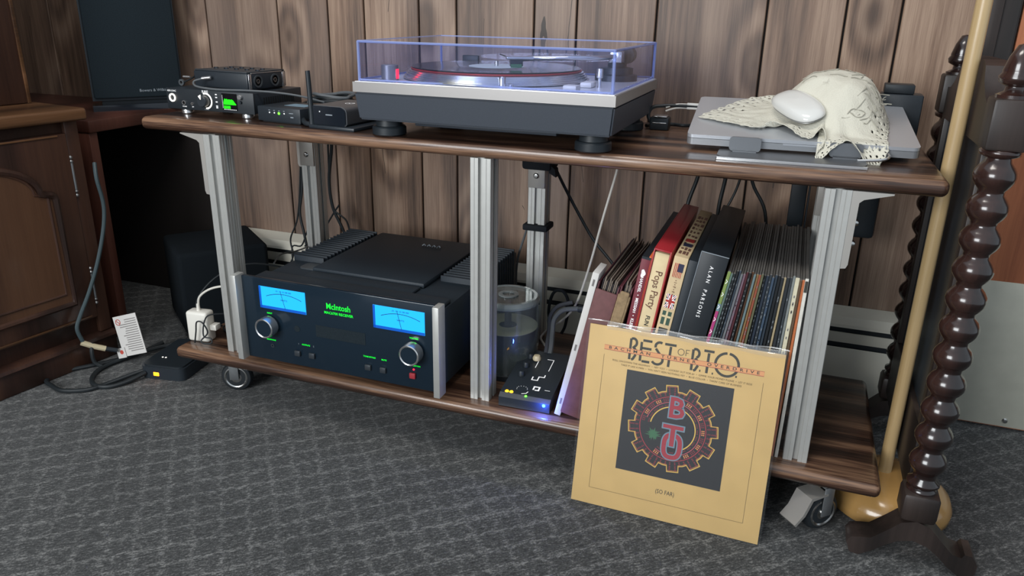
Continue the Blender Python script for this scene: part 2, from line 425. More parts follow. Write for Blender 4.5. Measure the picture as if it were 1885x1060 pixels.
# ------------------------------------------------------------------ rolling media bench
bench = thing('media_bench', 'dark oak two-shelf rolling media bench on aluminium posts', 'bench', (0, 0, 0))
def bullnose(x0, x1, y0, y1, z1, th, name):
    b = B()
    b.box(x0, x1, y0, y1, z1-th, z1, th*.42, 5)
    return b.ob(name, 'dark_oak', bench, smooth=50)
bullnose(0, 1.4154, 0, .395, ZU, TU, 'upper_shelf')
bullnose(.0313, 1.4058, -.0262, .372, ZL, TL, 'lower_shelf')
W_ = .0375
def slot_profile(w=W_):
    h = w/2; s = .0043; d = .0075; wd = .0085; l = .0022; k = .0008
    side = [(-h+k, -h), (-.0115, -h), (-.0108, -h+.0006), (-.0101, -h), (-s, -h), (-s, -h+l), (-wd, -h+l), (-wd, -h+.004), (-.004, -h+d), (.004, -h+d), (wd, -h+.004), (wd, -h+l), (s, -h+l), (s, -h), (.0101, -h), (.0108, -h+.0006), (.0115, -h), (h-k, -h), (h, -h+k)]
    out = []
    for q in range(4):
        a = q*PI/2; ca, sa = math.cos(a), math.sin(a)
        out += [(u*ca-v*sa, u*sa+v*ca) for u, v in side]
    return out
zp0, zp1 = ZL, ZU-TU
post_me = B().prism(slot_profile(), lambda u, v, t: (u, v, t), zp0, zp1).me()
POSTX = [.1475, .7004, 1.257]; YP, YR = .0026, .309
first = True
for x in POSTX:
    for y in (YP, YR):
        o = link('post', post_me, 'aluminium' if first else None, bench, (x+W_/2, y+W_/2, 0), smooth=0); first = False
# angle brackets: outer side plates on the end posts, flat top plates on the rear ones
def gusset(sgn):
    p = [(0, 0), (.054, 0), (.054, -.002), (.016, -.012), (.0105, -.017), (.0095, -.110), (.007, -.116), (0, -.117)]
    return [(sgn*u, v) for u, v in p]
zb = ZU-TU-.0003
for px, sg in ((POSTX[0], -1), (POSTX[2]+W_, 1)):
    for y in (YP, YR):
        g_ = B().prism(gusset(sg), lambda u, v, t: (px+u, t, zb+v), y+.0005, y+W_-.0005).ob('corner_bracket', 'aluminium_plate', bench, smooth=20)
        for dz in (-.05, -.082):
            B().lathe([(0, .006), (.0035, .0055), (.005, .003), (.005, 0)], 14, axis='x').ob('bolt', 'steel', g_, (px+sg*.0100, y+W_/2, zb+dz), (0, 0, 0 if sg > 0 else PI))
for x in POSTX:
    pl = B().box(x+.0005, x+W_-.0005, YR-.0055, YR-.0005, zb-.052-.06, zb-.001, .0012).ob('rear_bracket', 'aluminium_plate', bench)
    for dz in (-.086, -.03):
        B().lathe([(0, .0045), (.004, .004), (.006, .002), (.006, 0)], 16, axis='-y').ob('bolt', 'steel', pl, (x+W_/2, YR-.0055, zb+dz))
for x in (.085, 1.335):
    for y in (.045, .31):
        B().box(x-.022, x+.022, y-.022, y+.022, ZL-TL-.003, ZL-TL-.0003, .001).ob('caster_plate', 'zinc', bench)
def caster(x, y, ang, brake):
    f = B(); zt = ZL-TL-.003
    f.cyl((0, 0, zt-.008), .016, .008)
    f.box(-.022, -.002, -.0165, -.0140, .030, zt-.006, .0008); f.box(-.022, -.002, .0140, .0165, .030, zt-.006, .0008); f.box(-.020, .020, -.016, .016, zt-.009, zt-.006)
    fk = f.ob('caster', 'zinc', bench, (x, y, 0), (0, 0, ang))
    wh = B().lathe([(.012, -.011), (.026, -.011), (.031, -.009), (.034, -.004), (.034, .004), (.031, .009), (.026, .011), (.012, .011)], 32, axis='y').ob('wheel', 'rubber', fk, (-.014, 0, .034))
    B().lathe([(0, -.014), (.006, -.014), (.006, -.011), (.020, -.0105), (.023, -.0125), (.0255, -.012), (.0262, -.010), (.0262, .010), (.0255, .012), (.023, .0125), (.020, .0105), (.006, .011), (.006, .014), (0, .014)], 32, axis='y').ob('hub', 'steel', fk, (-.014, 0, .034))
    if brake:
        B().prism([(-.078, .030), (-.075, .026), (-.058, .042), (-.046, .068), (-.016, .0715), (-.016, .0745), (-.050, .073), (-.063, .045)], lambda u, v, t: (u, t, v), -.018, .018).ob('brake_pedal', 'aluminium_plate', fk)
caster(.110, .045, math.radians(200), False); caster(.085, .31, math.radians(170), False)
caster(1.335, .018, math.radians(42), True); caster(1.335, .31, math.radians(60), True)

# ------------------------------------------------------------------ turntable
TX, TY, TZ, TD = .4942, -.0176, .0905, .335
tt = thing('turntable', 'direct-drive turntable with silver top plate, black base and clear dust cover', 'turntable', (TX, TY, ZU), (0, 0, -.005))
TW = .453
B().prism([(0, TZ-.0165), (TW, TZ-.0165), (TW, TZ), (0, TZ)], lambda u, v, t: (u, t, v), 0, TD).ob('top_plate', 'plinth_silver', tt)
B().prism([(.003, .003), (TW-.003, .003), (TW-.003, TD-.003), (.003, TD-.003)], lambda u, v, t: (u, v, t), TZ, TZ+.001).ob('deck', 'deck_silver_lit', tt)
bb = B()
v0 = [(.001, .001), (TW-.001, .001), (TW-.001, TD-.001), (.001, TD-.001)]; v1 = [(.006, .006), (TW-.006, .006), (TW-.006, TD-.006), (.006, TD-.006)]
A_ = [bb.bm.verts.new((x, y, TZ-.0166)) for x, y in v0]; C_ = [bb.bm.verts.new((x, y, .0275)) for x, y in v1]
bb.bm.faces.new(A_); bb.bm.faces.new(C_[::-1])
for i in range(4): bb.bm.faces.new((A_[i], A_[(i+1) % 4], C_[(i+1) % 4], C_[i]))
bmesh.ops.bevel(bb.bm, geom=list(bb.bm.edges), offset=.003, segments=2, affect='EDGES')
bb.ob('base', 'plinth_black', tt)
B().box(.10, TW-.10, .03, TD-.04, .0195, .028, .002).ob('bottom_tray', 'plinth_black', tt)
foot_me = B().lathe([(0, 0), (.027, 0), (.0295, .002), (.0295, .013), (.0275, .0155), (.023, .016), (.022, .0305), (0, .0305)], 40).me()
for i, (x, y) in enumerate(((.044, .042), (TW-.042, .042), (.044, TD-.042), (TW-.042, TD-.042))):
    link('foot', foot_me, 'black_plastic' if i == 0 else None, tt, (x, y, 0))
PC = (.193, .172)
pl = B().lathe([(0, 0), (.166, 0), (.166, .0012), (.1635, .002), (.1635, .0045), (.1610, .005), (.1610, .0075), (.1585, .008), (.1585, .0105), (.156, .011), (.156, .0135), (.150, .015), (0, .015)], 96, (*PC, TZ+.003)).ob('platter', 'silver_bright', tt, smooth=20)
B().lathe([(0, 0), (.1515, 0), (.1525, .0012), (.1515, .0022), (0, .0022)], 96, (*PC, TZ+.018)).ob('slipmat', 'red_glow_rim', tt)  # red strobe glow around the platter put into the mat's colour
B().cyl((*PC, TZ+.018), .0036, .0135, n=16).ob('spindle', 'steel', tt)
kn = B().lathe([(0, .026), (.0135, .026), (.0145, .025), (.0145, 0), (0, 0)], 32, (.047, .045, TZ+.001)).ob('power_switch', 'plinth_silver', tt)
B().box(.0592, .0618, .041, .050, TZ+.004, TZ+.020, .0006).ob('strobe_window', 'red_led', kn)
B().lathe([(0, .017), (.0048, .017), (.0055, .016), (.0055, 0), (0, 0)], 20, (.262, .022, TZ+.001)).ob('cue_light', 'silver_bright', tt)
B().lathe([(0, .006), (.004, .006), (.004, 0), (0, 0)], 16, (.277, .022, TZ+.001)).ob('light_button', 'silver_bright', tt)
B().box(.020, .042, .012, .030, TZ+.001, TZ+.004, .001).ob('start_button', 'plinth_silver', tt)
for x in (.055, .078): B().box(x, x+.018, .012, .022, TZ+.001, TZ+.003, .0008).ob('speed_button', 'plinth_silver', tt)
B().box(TW-.112, TW-.052, .014, .019, TZ+.001, TZ+.0018).ob('pitch_slot', 'button_grey', tt)
B().box(TW-.090, TW-.068, .020, .046, TZ+.001, TZ+.010, .002).ob('pitch_slider', 'white_plastic', tt)
# tonearm
ap = (.392, .255)
ar = thing('tonearm', '', '', (0, 0, 0)); ar.parent = tt
for k in ('label', 'category'): del ar[k]
B().lathe([(0, 0), (.038, 0), (.038, .010), (.030, .012), (.030, .022), (.016, .024), (.016, .030), (0, .030)], 40, (*ap, TZ+.001)).ob('arm_base', 'black_satin', ar)
B().box(ap[0]-.012, ap[0]+.012, ap[1]-.014, ap[1]+.014, TZ+.031, TZ+.052, .003).ob('gimbal', 'silver_bright', ar)
B().lathe([(0, -.014), (.016, -.014), (.016, .012), (0, .012)], 32, (ap[0]+.006, ap[1]+.052, TZ+.043), 'y').ob('counterweight', 'black_satin', ar)
ha = (.238, .118)
B().tube([(ap[0]+.005, ap[1]+.065, TZ+.043), (ap[0], ap[1], TZ+.043), (ap[0]-.012, ap[1]-.060, TZ+.043), (ap[0]-.055, ap[1]-.105, TZ+.043), (ha[0]+.040, ha[1]+.020, TZ+.041), (ha[0]+.022, ha[1]+.007, TZ+.040)], .0042, 12, 8).ob('arm_tube', 'silver_bright', ar)
hs = B().box(-.006, .040, -.009, .009, .001, .006, .001).ob('headshell', 'silver_bright', ar, (ha[0], ha[1], TZ+.0375), (0, 0, math.radians(28)))
B().box(0, .022, -.007, .007, -.010, .001, .001).ob('cartridge', 'black_gloss', hs)
B().box(.001, .020, -.0075, -.0065, -.012, -.006).ob('stylus_guard', 'leaf_green', hs)
B().tube([(-.004, 0, .004), (-.012, -.004, .008), (-.018, -.010, .010)], .0012, 6).ob('finger_lift', 'steel', hs)
B().lathe([(0, .030), (.005, .030), (.0055, .028), (.0055, .016), (.003, .015), (.003, 0), (0, 0)], 20, (.400, .105, TZ+.001)).ob('arm_rest_post', 'silver_bright', ar)
B().box(.372, .392, .085, .120, TZ+.001, TZ+.010, .003).ob('lift_lever_base', 'white_plastic', ar)
# clear cover
CH = .0655; c0, c1, d0, d1 = .008, TW-.008, .010, TD-.004; zt0, zt1 = TZ+.0012, TZ+CH; th = .003
cv = thing('dust_cover', '', '', (0, 0, 0)); cv.parent = tt
for k in ('label', 'category'): del cv[k]
B().box(c0, c1, d0, d0+th, zt0, zt1-th).ob('front_wall', 'cover_acrylic', cv, smooth=0)
B().box(c0, c1, d1-th, d1, zt0, zt1-th).ob('back_wall', 'cover_acrylic', cv, smooth=0)
B().box(c0, c0+th, d0+th, d1-th, zt0, zt1-th).ob('side_wall', 'cover_acrylic', cv, smooth=0)
B().box(c1-th, c1, d0+th, d1-th, zt0, zt1-th).ob('side_wall', 'cover_acrylic', cv, smooth=0)
B().box(c0, c1, d0, d1, zt1-th, zt1).ob('lid', 'cover_acrylic', cv, smooth=0)
eb = B(); e = .0026
for (p, q) in (((c0, d0), (c1, d0)), ((c0, d1), (c1, d1)), ((c0, d0), (c0, d1)), ((c1, d0), (c1, d1))):
    eb.tube([(*p, zt1-.001), (*q, zt1-.001)], e*.8, 6, 0); eb.tube([(*p, zt0+.002), (*q, zt0+.002)], e*.6, 6, 0)
for p in ((c0, d0), (c1, d0), (c0, d1), (c1, d1)): eb.tube([(*p, zt0), (*p, zt1)], e, 6, 0)
eb.ob('rim', 'cover_edge', cv)
for x in (.06, .36):
    B().box(x, x+.035, d1-.012, d1-.004, TZ+.012, TZ+.030, .002).ob('hinge', 'black_plastic', cv)
vr = thing('vinyl_record', 'black vinyl record with pale label lying on the turntable platter', 'record', (TX+PC[0], TY+PC[1], ZU+TZ+.0206))
B().lathe([(.0038, 0), (.1495, 0), (.151, .0008), (.1495, .0018), (.052, .0014), (.050, .0018), (.0038, .0018)], 96).ob('disc', 'vinyl', vr, smooth=20)
B().lathe([(.0039, .0019), (.0495, .0019), (.0495, .0023), (.0039, .0023)], 64).ob('paper_label', 'label_paper', vr)

# ------------------------------------------------------------------ headphone amplifier, interface, small boxes, cables on the bench
dac = thing('headphone_amplifier', 'black headphone amplifier with green spectrum display at the left end of bench', 'amplifier', (.018, .062, ZU), (0, 0, -.03))
B().box(0, .212, .004, .150, .011, .050, .0015).ob('body', 'black_satin', dac)
fp = B().box(-.001, .213, 0, .0045, .0105, .0505, .001).ob('front_panel', 'black_plastic', dac)
fm = B().lathe([(0, 0), (.0095, 0), (.0115, .002), (.0115, .008), (.010, .011), (0, .011)], 28).me()
for i, (x, y) in enumerate(((.032, .018), (.182, .018), (.032, .13), (.182, .13))): link('foot', fm, 'silver_bright' if i == 0 else None, dac, (x, y, 0))
def ring(r0, r1, c, mat, parent, y=-.0015, th=.0016, name='jack_ring'):
    return B().lathe([(r0, 0), (r1, 0), (r1, th), (r0, th), (r0, 0)], 32, (c[0], y+th, c[1]), '-y').ob(name, mat, parent)
ring(.0055, .0080, (.014, .032), 'ring_light', dac, name='power_button_ring')
ring(.0032, .0045, (.042, .0235), 'silver_bright', dac); B().cyl((.042, .0, .0235), .0032, .0004, '-y').ob('jack', 'screen_black', dac)
ring(.0017, .0027, (.063, .0225), 'silver_bright', dac); B().cyl((.063, .0, .0225), .0017, .0004, '-y').ob('jack', 'screen_black', dac)
B().lathe([(0, .014), (.0095, .014), (.0108, .0125), (.0108, 0), (0, 0)], 36, (.098, 0, .030), '-y').ob('volume_knob', 'black_satin', dac)
arc = [(.098+.0142*math.cos(a), .030+.0142*math.sin(a)) for a in [math.radians(110-8.5*i) for i in range(25)]]
B().ribbon(arc, .0028, lambda u, v: (u, -.0006, v)).ob('knob_ring_light', 'ring_light', dac, smooth=0)
B().prism([(.093, .040), (.099, .043), (.098, .034)], lambda u, v, t: (u, t, v), -.0150, -.0142).ob('knob_pointer', 'ring_light', dac, smooth=0)
B().box(.138, .174, -.0008, 0, .0155, .047).ob('display', 'screen_black', dac, smooth=0)
sp = [(.1415, .026), (.1420, .031), (.1445, .0375), (.147, .0355), (.149, .0372), (.152, .0355), (.156, .0362), (.159, .0355), (.162, .0362), (.1655, .0345), (.169, .0300), (.1715, .0275), (.1715, .026)]
B().prism(sp, lambda u, v, t: (u, t, v), -.0012, -.0009).ob('spectrum_graph', 'screen_green', dac, smooth=0)
B().box(.1415, .1575, -.0012, -.0009, .0185, .0215).box(.1415, .1575, -.0012, -.0009, .0222, .0238).ob('level_bars', 'screen_green', dac, smooth=0)
tk = B()
for i in range(12): tk.box(.1388, .1402, -.0012, -.0009, .0195+i*.0021, .0203+i*.0021)
for i in range(9): tk.box(.1415+i*.0035, .1437+i*.0035, -.0012, -.0009, .0163, .0173)
for z in (.0425, .037, .0285, .0175, .0205): tk.box(.1225, .1268, -.0010, -.0003, z, z+.0022)
tk.ob('scale_marks', 'text_white', dac, smooth=0)
text('lettering', 'ADI-2 DAC', .0046, 'text_white', dac, (.014, -.0005, .0452)); text('lettering', 'RME', .0075, 'text_white', dac, (.098, -.0005, .0472), spacing=1.2)
text('lettering', 'PHONES', .0028, 'text_white', dac, (.043, -.0005, .0162)); text('lettering', 'IEM', .0028, 'text_white', dac, (.064, -.0005, .0165)); text('lettering', 'VOLUME', .0028, 'text_grey', dac, (.098, -.0005, .0134))
B().lathe([(0, .006), (.0042, .006), (.0048, .005), (.0048, 0), (0, 0)], 20, (.184, 0, .042), '-y').ob('encoder_knob', 'silver_bright', dac)
B().lathe([(0, .004), (.003, .004), (.003, 0), (0, 0)], 16, (.183, 0, .032), '-y').ob('encoder_knob', 'black_satin', dac)
vs = B()
for i in range(14): vs.box(.2118, .2128, .03+i*.007, .033+i*.007, .022, .040)
vs.ob('vent_slots', 'dark_recess', dac, smooth=0)

ai = thing('audio_interface', 'black portable audio interface lying on top of the headphone amplifier', 'interface', (.070, .085, ZU+.0507), (0, 0, -.10))
B().box(0, .148, 0, .115, .003, .036, .003).ob('body', 'black_satin', ai); ai.scale = (.94, .94, .94)
B().box(.006, .142, .006, .109, 0, .0035, .001).ob('base_pad', 'rubber', ai)
B().box(.002, .146, .002, .113, .036, .0385, .001).ob('top_plate', 'button_grey', ai)
for j in range(2):
    xj = B().lathe([(.0095, 0), (.0125, 0), (.0125, .0025), (.0095, .0025), (.0095, 0)], 28, axis='x').ob('combo_jack', 'grey_badge', ai, (.1475, .030+j*.050, .019))
    B().lathe([(0, .0005), (.0095, .0005), (.0095, 0)], 24, axis='x').ob('socket', 'screen_black', xj)
    B().lathe([(.003, 0), (.0048, 0), (.0048, .002), (.003, .002), (.003, 0)], 18, axis='x').ob('inner_ring', 'steel', xj)
ck = B().lathe([(0, .003), (.0045, .0028), (.0055, 0)], 16).me()
for i in range(9): link('control', ck, 'black_gloss' if i == 0 else None, ai, (.02+.0145*i, .045+.03*(i % 2), .0385))
B().box(.147, .1485, .004, .012, .004, .034, .0005).box(.147, .1485, .103, .111, .004, .034, .0005).ob('corner_trim', 'silver_bright', ai)
B().box(.1472, .1484, .012, .103, .0345, .0362, .0005).ob('edge_trim', 'silver_bright', ai)
tag(B().lathe([(0, 0), (.0022, 0), (.0022, .010), (.0016, .016), (0, .016)], 14, axis='x').ob('adapter_plug', 'silver_bright', None, (.055, .073, ZU+.0725)), 'silver jack plug at the left corner of the audio interface', 'plug')
w1 = thing('audio_cable', 'dark cable with silver plug looping in front of audio interface to coil', 'cable', (0, 0, 0))
B().tube([(.105, .068, ZU+.071), (.093, .058, ZU+.066), (.105, .050, ZU+.058), (.15, .050, ZU+.0545), (.21, .060, ZU+.0545), (.255, .080, ZU+.052), (.30, .105, ZU+.045), (.335, .135, ZU+.032)], .0019, 8).ob('cord', 'grey_cord', w1)
B().tube([(.1045, .0685, ZU+.0715), (.121, .0725, ZU+.0735)], .0032, 12, 0).ob('plug', 'silver_bright', w1)
w2 = thing('patch_cable', 'short patch cable with round connector on the amplifier top left corner', 'cable', (0, 0, 0))
B().tube([(.028, .10, ZU+.058), (.045, .098, ZU+.064), (.062, .095, ZU+.071), (.070, .090, ZU+.076)], .0016, 8).ob('cord', 'black_cord', w2)
B().lathe([(.003, 0), (.0065, 0), (.0065, .004), (.003, .004), (.003, 0)], 20, (.026, .100, ZU+.058), '-y').ob('connector', 'grey_badge', w2)
B().tube([(.070, .092, ZU+.080), (.062, .104, ZU+.084), (.058, .112, ZU+.079), (.064, .118, ZU+.073)], .003, 8).ob('loop', 'grey_badge', w2)

nb = thing('network_box', 'small black box with green status light right of the headphone amplifier', 'box', (.241, .052, ZU), (0, 0, -.12))
B().box(0, .104, 0, .085, .002, .029, .0015).ob('body', 'black_satin', nb)
B().box(.006, .098, .006, .08, 0, .0025).ob('base_pad', 'rubber', nb)
for i, x in enumerate((.030, .042, .053, .066)):
    B().lathe([(0, .0008), (.0011, .0006), (.0015, 0)], 12, (x, 0, .0185), '-y').ob('indicator', 'text_white' if i != 2 else 'led_green', nb)
B().lathe([(0, .0012), (.0018, .001), (.0024, 0)], 14, (.053, 0, .0182), '-y').ob('status_light', 'led_green', nb)
mk = B()
for x in (.028, .040, .052, .064): mk.box(x, x+.004, -.0004, 0, .0225, .0235)
mk.box(.078, .088, -.0004, 0, .0195, .0207).box(.081, .088, -.0004, 0, .012, .0137); mk.ob('printed_marks', 'text_grey', nb, smooth=0)
B().box(.040, .090, .030, .060, .0291, .0295).ob('top_sticker', 'neon_blue', nb, smooth=0)
an = B().tube([(0, 0, 0), (0, 0, .02), (-.002, 0, .090), (-.0025, 0, .093)], .0052, 14, 3, taper=lambda t: 1.0-.25*t).ob('antenna', 'black_plastic', nb, (.137, -.006, .004))
B().lathe([(0, .003), (.003, .002), (.004, 0)], 14, (-.0025, 0, .093)).ob('tip', 'silver_bright', an)
B().tube([(.100, .012, .010), (.120, -.004, .006), (.137, -.006, .006)], .0045, 10).ob('antenna_joint', 'black_plastic', nb)

pad = tag(B().box(-.006, .094, -.006, .155, 0, .0065, .002).ob('slim_drive', 'black_satin', None, (.381, .026, ZU), (0, 0, -.09)), 'flat black slim drive lying under the rounded streamer box', 'drive')
st = thing('streamer_box', 'dark grey streamer box with glossy face and round logo, beside turntable foot', 'streamer', (.386, .026, ZU+.0068), (0, 0, -.09))
sp_ = [(-.004, 0), (.064, 0), (.068, .004), (.068, .0245), (.0665, .029), (.063, .032), (.058, .034), (-.004, .034)]
B().prism(sp_, lambda u, v, t: (u, t, v), .003, .105).ob('shell', 'stand_grey', st, smooth=40)
B().prism([(u*.985-.0005, v*.97+.0004) for u, v in sp_], lambda u, v, t: (u, t, v), .0005, .0035).ob('face', 'black_gloss', st, smooth=40)
B().box(.0100, .0118, -.0002, .0006, .0225, .0245).ob('status_light', 'text_white', st, smooth=0)
B().box(.024, .0385, -.0002, .0006, .0178, .0196).ob('maker_mark', 'text_grey', st, smooth=0)
B().ribbon([(.038+.0085*math.cos(a), .055+.0085*math.sin(a)) for a in [2*PI*i/28 for i in range(28)]], .0012, lambda u, v: (u, v, .0343), True).ribbon([(.031, .055), (.035, .058), (.038, .052), (.042, .058), (.045, .055)], .0014, lambda u, v: (u, v, .0343)).ob('logo', 'text_white', st, smooth=0)

cc = thing('coiled_cable', 'coil of black cables heaped behind the small network box', 'cable', (.315, .20, ZU))
for k in range(7):
    rx, ry = .075-.006*k+random.uniform(-.006, .006), .055-.004*k
    B().tube([((rx*math.cos(a)+random.uniform(-.004, .004)), ry*math.sin(a)+random.uniform(-.004, .004), .006+.0055*k+.003*math.sin(2*a+k)) for a in [2*PI*i/12 for i in range(12)]], .0032, 8, 4, closed=True).ob('loop', 'black_cord' if k % 3 else 'grey_cord', cc)
wt = thing('wire_twist', 'pair of pale cable ends poking out of the cable coil', 'cable', (.315, .20, ZU))
B().tube([(.035, -.03, .006), (.055, -.012, .02), (.078, .012, .034)], .0016, 6).ob('cord', 'white_cord', wt)
B().tube([(.040, -.033, .006), (.060, -.015, .02), (.084, .009, .032)], .0016, 6).ob('cord', 'text_grey', wt)

# ------------------------------------------------------------------ laptop corner
ya, ti = math.radians(2.6), math.radians(8.6)
LO = Vector((1.042, .092, .620))
lux = Vector((math.cos(ya), math.sin(ya), 0)); luy = Vector((-math.sin(ya)*math.cos(ti), math.cos(ya)*math.cos(ti), math.sin(ti))); lun = lux.cross(luy)
LM = Matrix((lux, luy, lun)).transposed().to_4x4(); LM.translation = LO
LR = LM.to_euler()
LWd, LDp = .3435, .240
lp = thing('laptop', 'closed silver laptop resting on low stand under the lace cloth', 'laptop', LO, LR)
def rrect(x0, x1, y0, y1, r, n=5):
    out = []
    for cx, cy, a0 in ((x1-r, y1-r, 0), (x0+r, y1-r, 90), (x0+r, y0+r, 180), (x1-r, y0+r, 270)):
        out += [(cx+r*math.cos(math.radians(a0+90*i/n)), cy+r*math.sin(math.radians(a0+90*i/n))) for i in range(n+1)]
    return out
B().prism(rrect(0, LWd, 0, LDp, .010), lambda u, v, t: (u, v, t), -.0055, 0).ob('lid', 'laptop_silver', lp, smooth=40)
B().prism(rrect(0, LWd, 0, LDp, .010), lambda u, v, t: (u, v, t), -.0165, -.0062).ob('base', 'laptop_edge', lp, smooth=40)
B().prism(rrect(.03, LWd-.03, .02, LDp-.02, .01), lambda u, v, t: (u, v, t), -.0185, -.0166).ob('foot', 'black_plastic', lp, smooth=40)
B().box(.148, .198, -.0004, .002, -.0085, -.0060).ob('opening_notch', 'laptop_silver', lp)
ls = thing('laptop_stand', 'grey aluminium folding laptop stand with wide base plate', 'stand', (1.20, .085, ZU), (0, 0, .03))
B().prism(rrect(-.105, .110, -.055, .165, .022), lambda u, v, t: (u, v, t), 0, .005).ob('base_plate', 'stand_grey', ls, smooth=40)
B().prism(rrect(-.1052, .1102, -.0552, -.050, .0024), lambda u, v, t: (u, v, t), .0008, .0046).ob('polished_edge', 'silver_bright', ls, smooth=40)
for x in (-.088, .060):
    hk = B().prism(rrect(x-.002, x+.046, .010, .032, .006), lambda u, v, t: (u, t, v-.004), .0005 if x < 0 else .0065, .0045 if x < 0 else .0105).ob('front_lip', 'stand_grey', ls, smooth=40)
    B().prism([(-.002, .004), (.004, .004), (.17, .029), (.17, .0315), (-.002, .0068)], lambda u, v, t: (t, u, v), x+.004, x+.040).ob('arm', 'stand_grey', ls, smooth=20)
    B().prism([(.10, .0045), (.108, .0045), (.15, .027), (.142, .027)], lambda u, v, t: (t, u, v), x+.010, x+.034).ob('strut', 'stand_grey', ls, smooth=20)
B().tube([(.098, -.01, .006), (.13, -.008, .0085), (.142, .002, .012), (.140, .012, .016)], .0022, 8).ob('wire_loop', 'silver_bright', ls)

# something rounded under the lace, then the lace itself
hp = tag(B().lathe([(0, .050), (.030, .050), (.044, .046), (.051, .036), (.053, .020), (.052, .004), (.049, 0), (0, 0)], 32).ob('round_speaker', 'dark_grey_rubber', None, LM @ Vector((.232, .138, .0008)), LR), 'dark grey rounded speaker hidden under the lace cloth', 'speaker')
bd = [(.008, .093, .003), (.028, .080, .004), (.050, .066, .004), (.078, .052, .004), (.104, .038, .006), (.128, .052, .014), (.150, .034, .011), (.170, .012, .004), (.188, .002, .004), (.203, .022, .018), (.208, -.002, .002), (.196, -.026, -.016), (.206, -.026, -.020), (.224, -.018, .001), (.244, -.016, .008), (.258, -.024, -.006), (.272, -.026, -.022), (.288, -.024, -.023), (.299, -.008, -.006), (.300, .030, .003), (.305, .065, .0025), (.309, .110, .0025), (.310, .155, .0025), (.302, .195, .003), (.280, .222, .004), (.240, .234, .008), (.200, .234, .012), (.165, .236, .012), (.130, .232, .010), (.100, .222, .008), (.072, .200, .006), (.048, .165, .005), (.026, .125, .004)]
lc0 = Vector((.205, .110))
NA, NR = 384, 34
def bpt(t):
    L = len(bd); i = int(t*L) % L; k = t*L-int(t*L)
    a, b, c, d = (Vector(bd[(i+j) % L]) for j in (-1, 0, 1, 2))
    return .5*((2*b)+(c-a)*k+(2*a-5*b+4*c-d)*k*k+(3*b-a-3*c+d)*k**3)
def dome(u, v):
    r = math.hypot((u-.228)/.088, (v-.138)/.088)
    return .069*math.exp(-(r/.94)**4)
lace = B(); rows = []
for j in range(NR+1):
    s_ = (j/NR)**.8; row = []
    for i in range(NA):
        q = bpt(i/NA); sc2 = 1-.020*abs(math.sin(i*PI/6))*(1 if j == NR else 0)
        u = lc0.x+(q.x-lc0.x)*s_*sc2; v = lc0.y+(q.y-lc0.y)*s_*sc2
        h = q.z*s_**4+dome(u, v)*(1-s_**7)+.0035*(1-s_**4)
        wr = noise.noise(Vector((u*60, v*60, 3)))*.0022+noise.noise(Vector((u*22, v*22, 9)))*.0035*(1-s_*.5)
        md = math.hypot((u-.163)/.062, (v-.086)/.036)
        h += wr*min(1, md)
        row.append((u, v, max(h, .0012) if v > .001 else h))
    rows.append(row)
# rest for the mouse: flatten gently below it
for row in rows:
    for i, (u, v, h) in enumerate(row):
        md = math.hypot((u-.163)/.070, (v-.086)/.040)
        if md < 1: row[i] = (u, v, h*(.35*md+.65)-.004*(1-md))
vid = [[lace.bm.verts.new(LM @ Vector(p)) for p in row] for row in rows]
for j in range(NR):
    for i in range(NA):
        if j == 0: pass
        if j == NR-2 and i % 3 == 0: continue
        if j in (NR-4, NR-5) and i % 6 in (1, 2) and (i//6+j) % 2: continue
        if j == NR-7 and i % 4 == 0: continue
        if j == NR-10 and i % 12 in (3, 4): continue
        lace.bm.faces.new((vid[j][i], vid[j][(i+1) % NA], vid[j+1][(i+1) % NA], vid[j+1][i]))
dl = lace.ob('lace_doily', 'lace', None, smooth=80)
tag(dl, 'cream lace doily draped over the laptop and a rounded hump', 'doily')
sm = dl.modifiers.new('thick', 'SOLIDIFY'); sm.thickness = .0009; sm.offset = 1
# raised stitched ornament on the cloth
emb = B(); rnd = random.Random(3)
def surf(u, v, up=.0022):
    best = min(((rows[j][i][0]-u)**2+(rows[j][i][1]-v)**2, j, i) for j in range(0, NR-6) for i in range(0, NA, 4))
    return LM @ (Vector(rows[best[1]][best[2]])+Vector((u-rows[best[1]][best[2]][0], v-rows[best[1]][best[2]][1], up)))
for k in range(64):
    u0, v0 = rnd.uniform(.165, .285), rnd.uniform(.050, .185); a = rnd.uniform(-.5, 1.1); cv2 = rnd.uniform(-28, 28); pts = []
    if math.hypot((u0-.163)/.07, (v0-.086)/.04) < 1.1: continue
    for i in range(6):
        pts.append(surf(u0, v0)); u0 += .0055*math.cos(a); v0 += .0055*math.sin(a); a += cv2*.0055*3
    emb.tube(pts, .00075, 5, 2)
emb.ob('embroidery', 'lace_thread', dl)['kind'] = 'stuff'

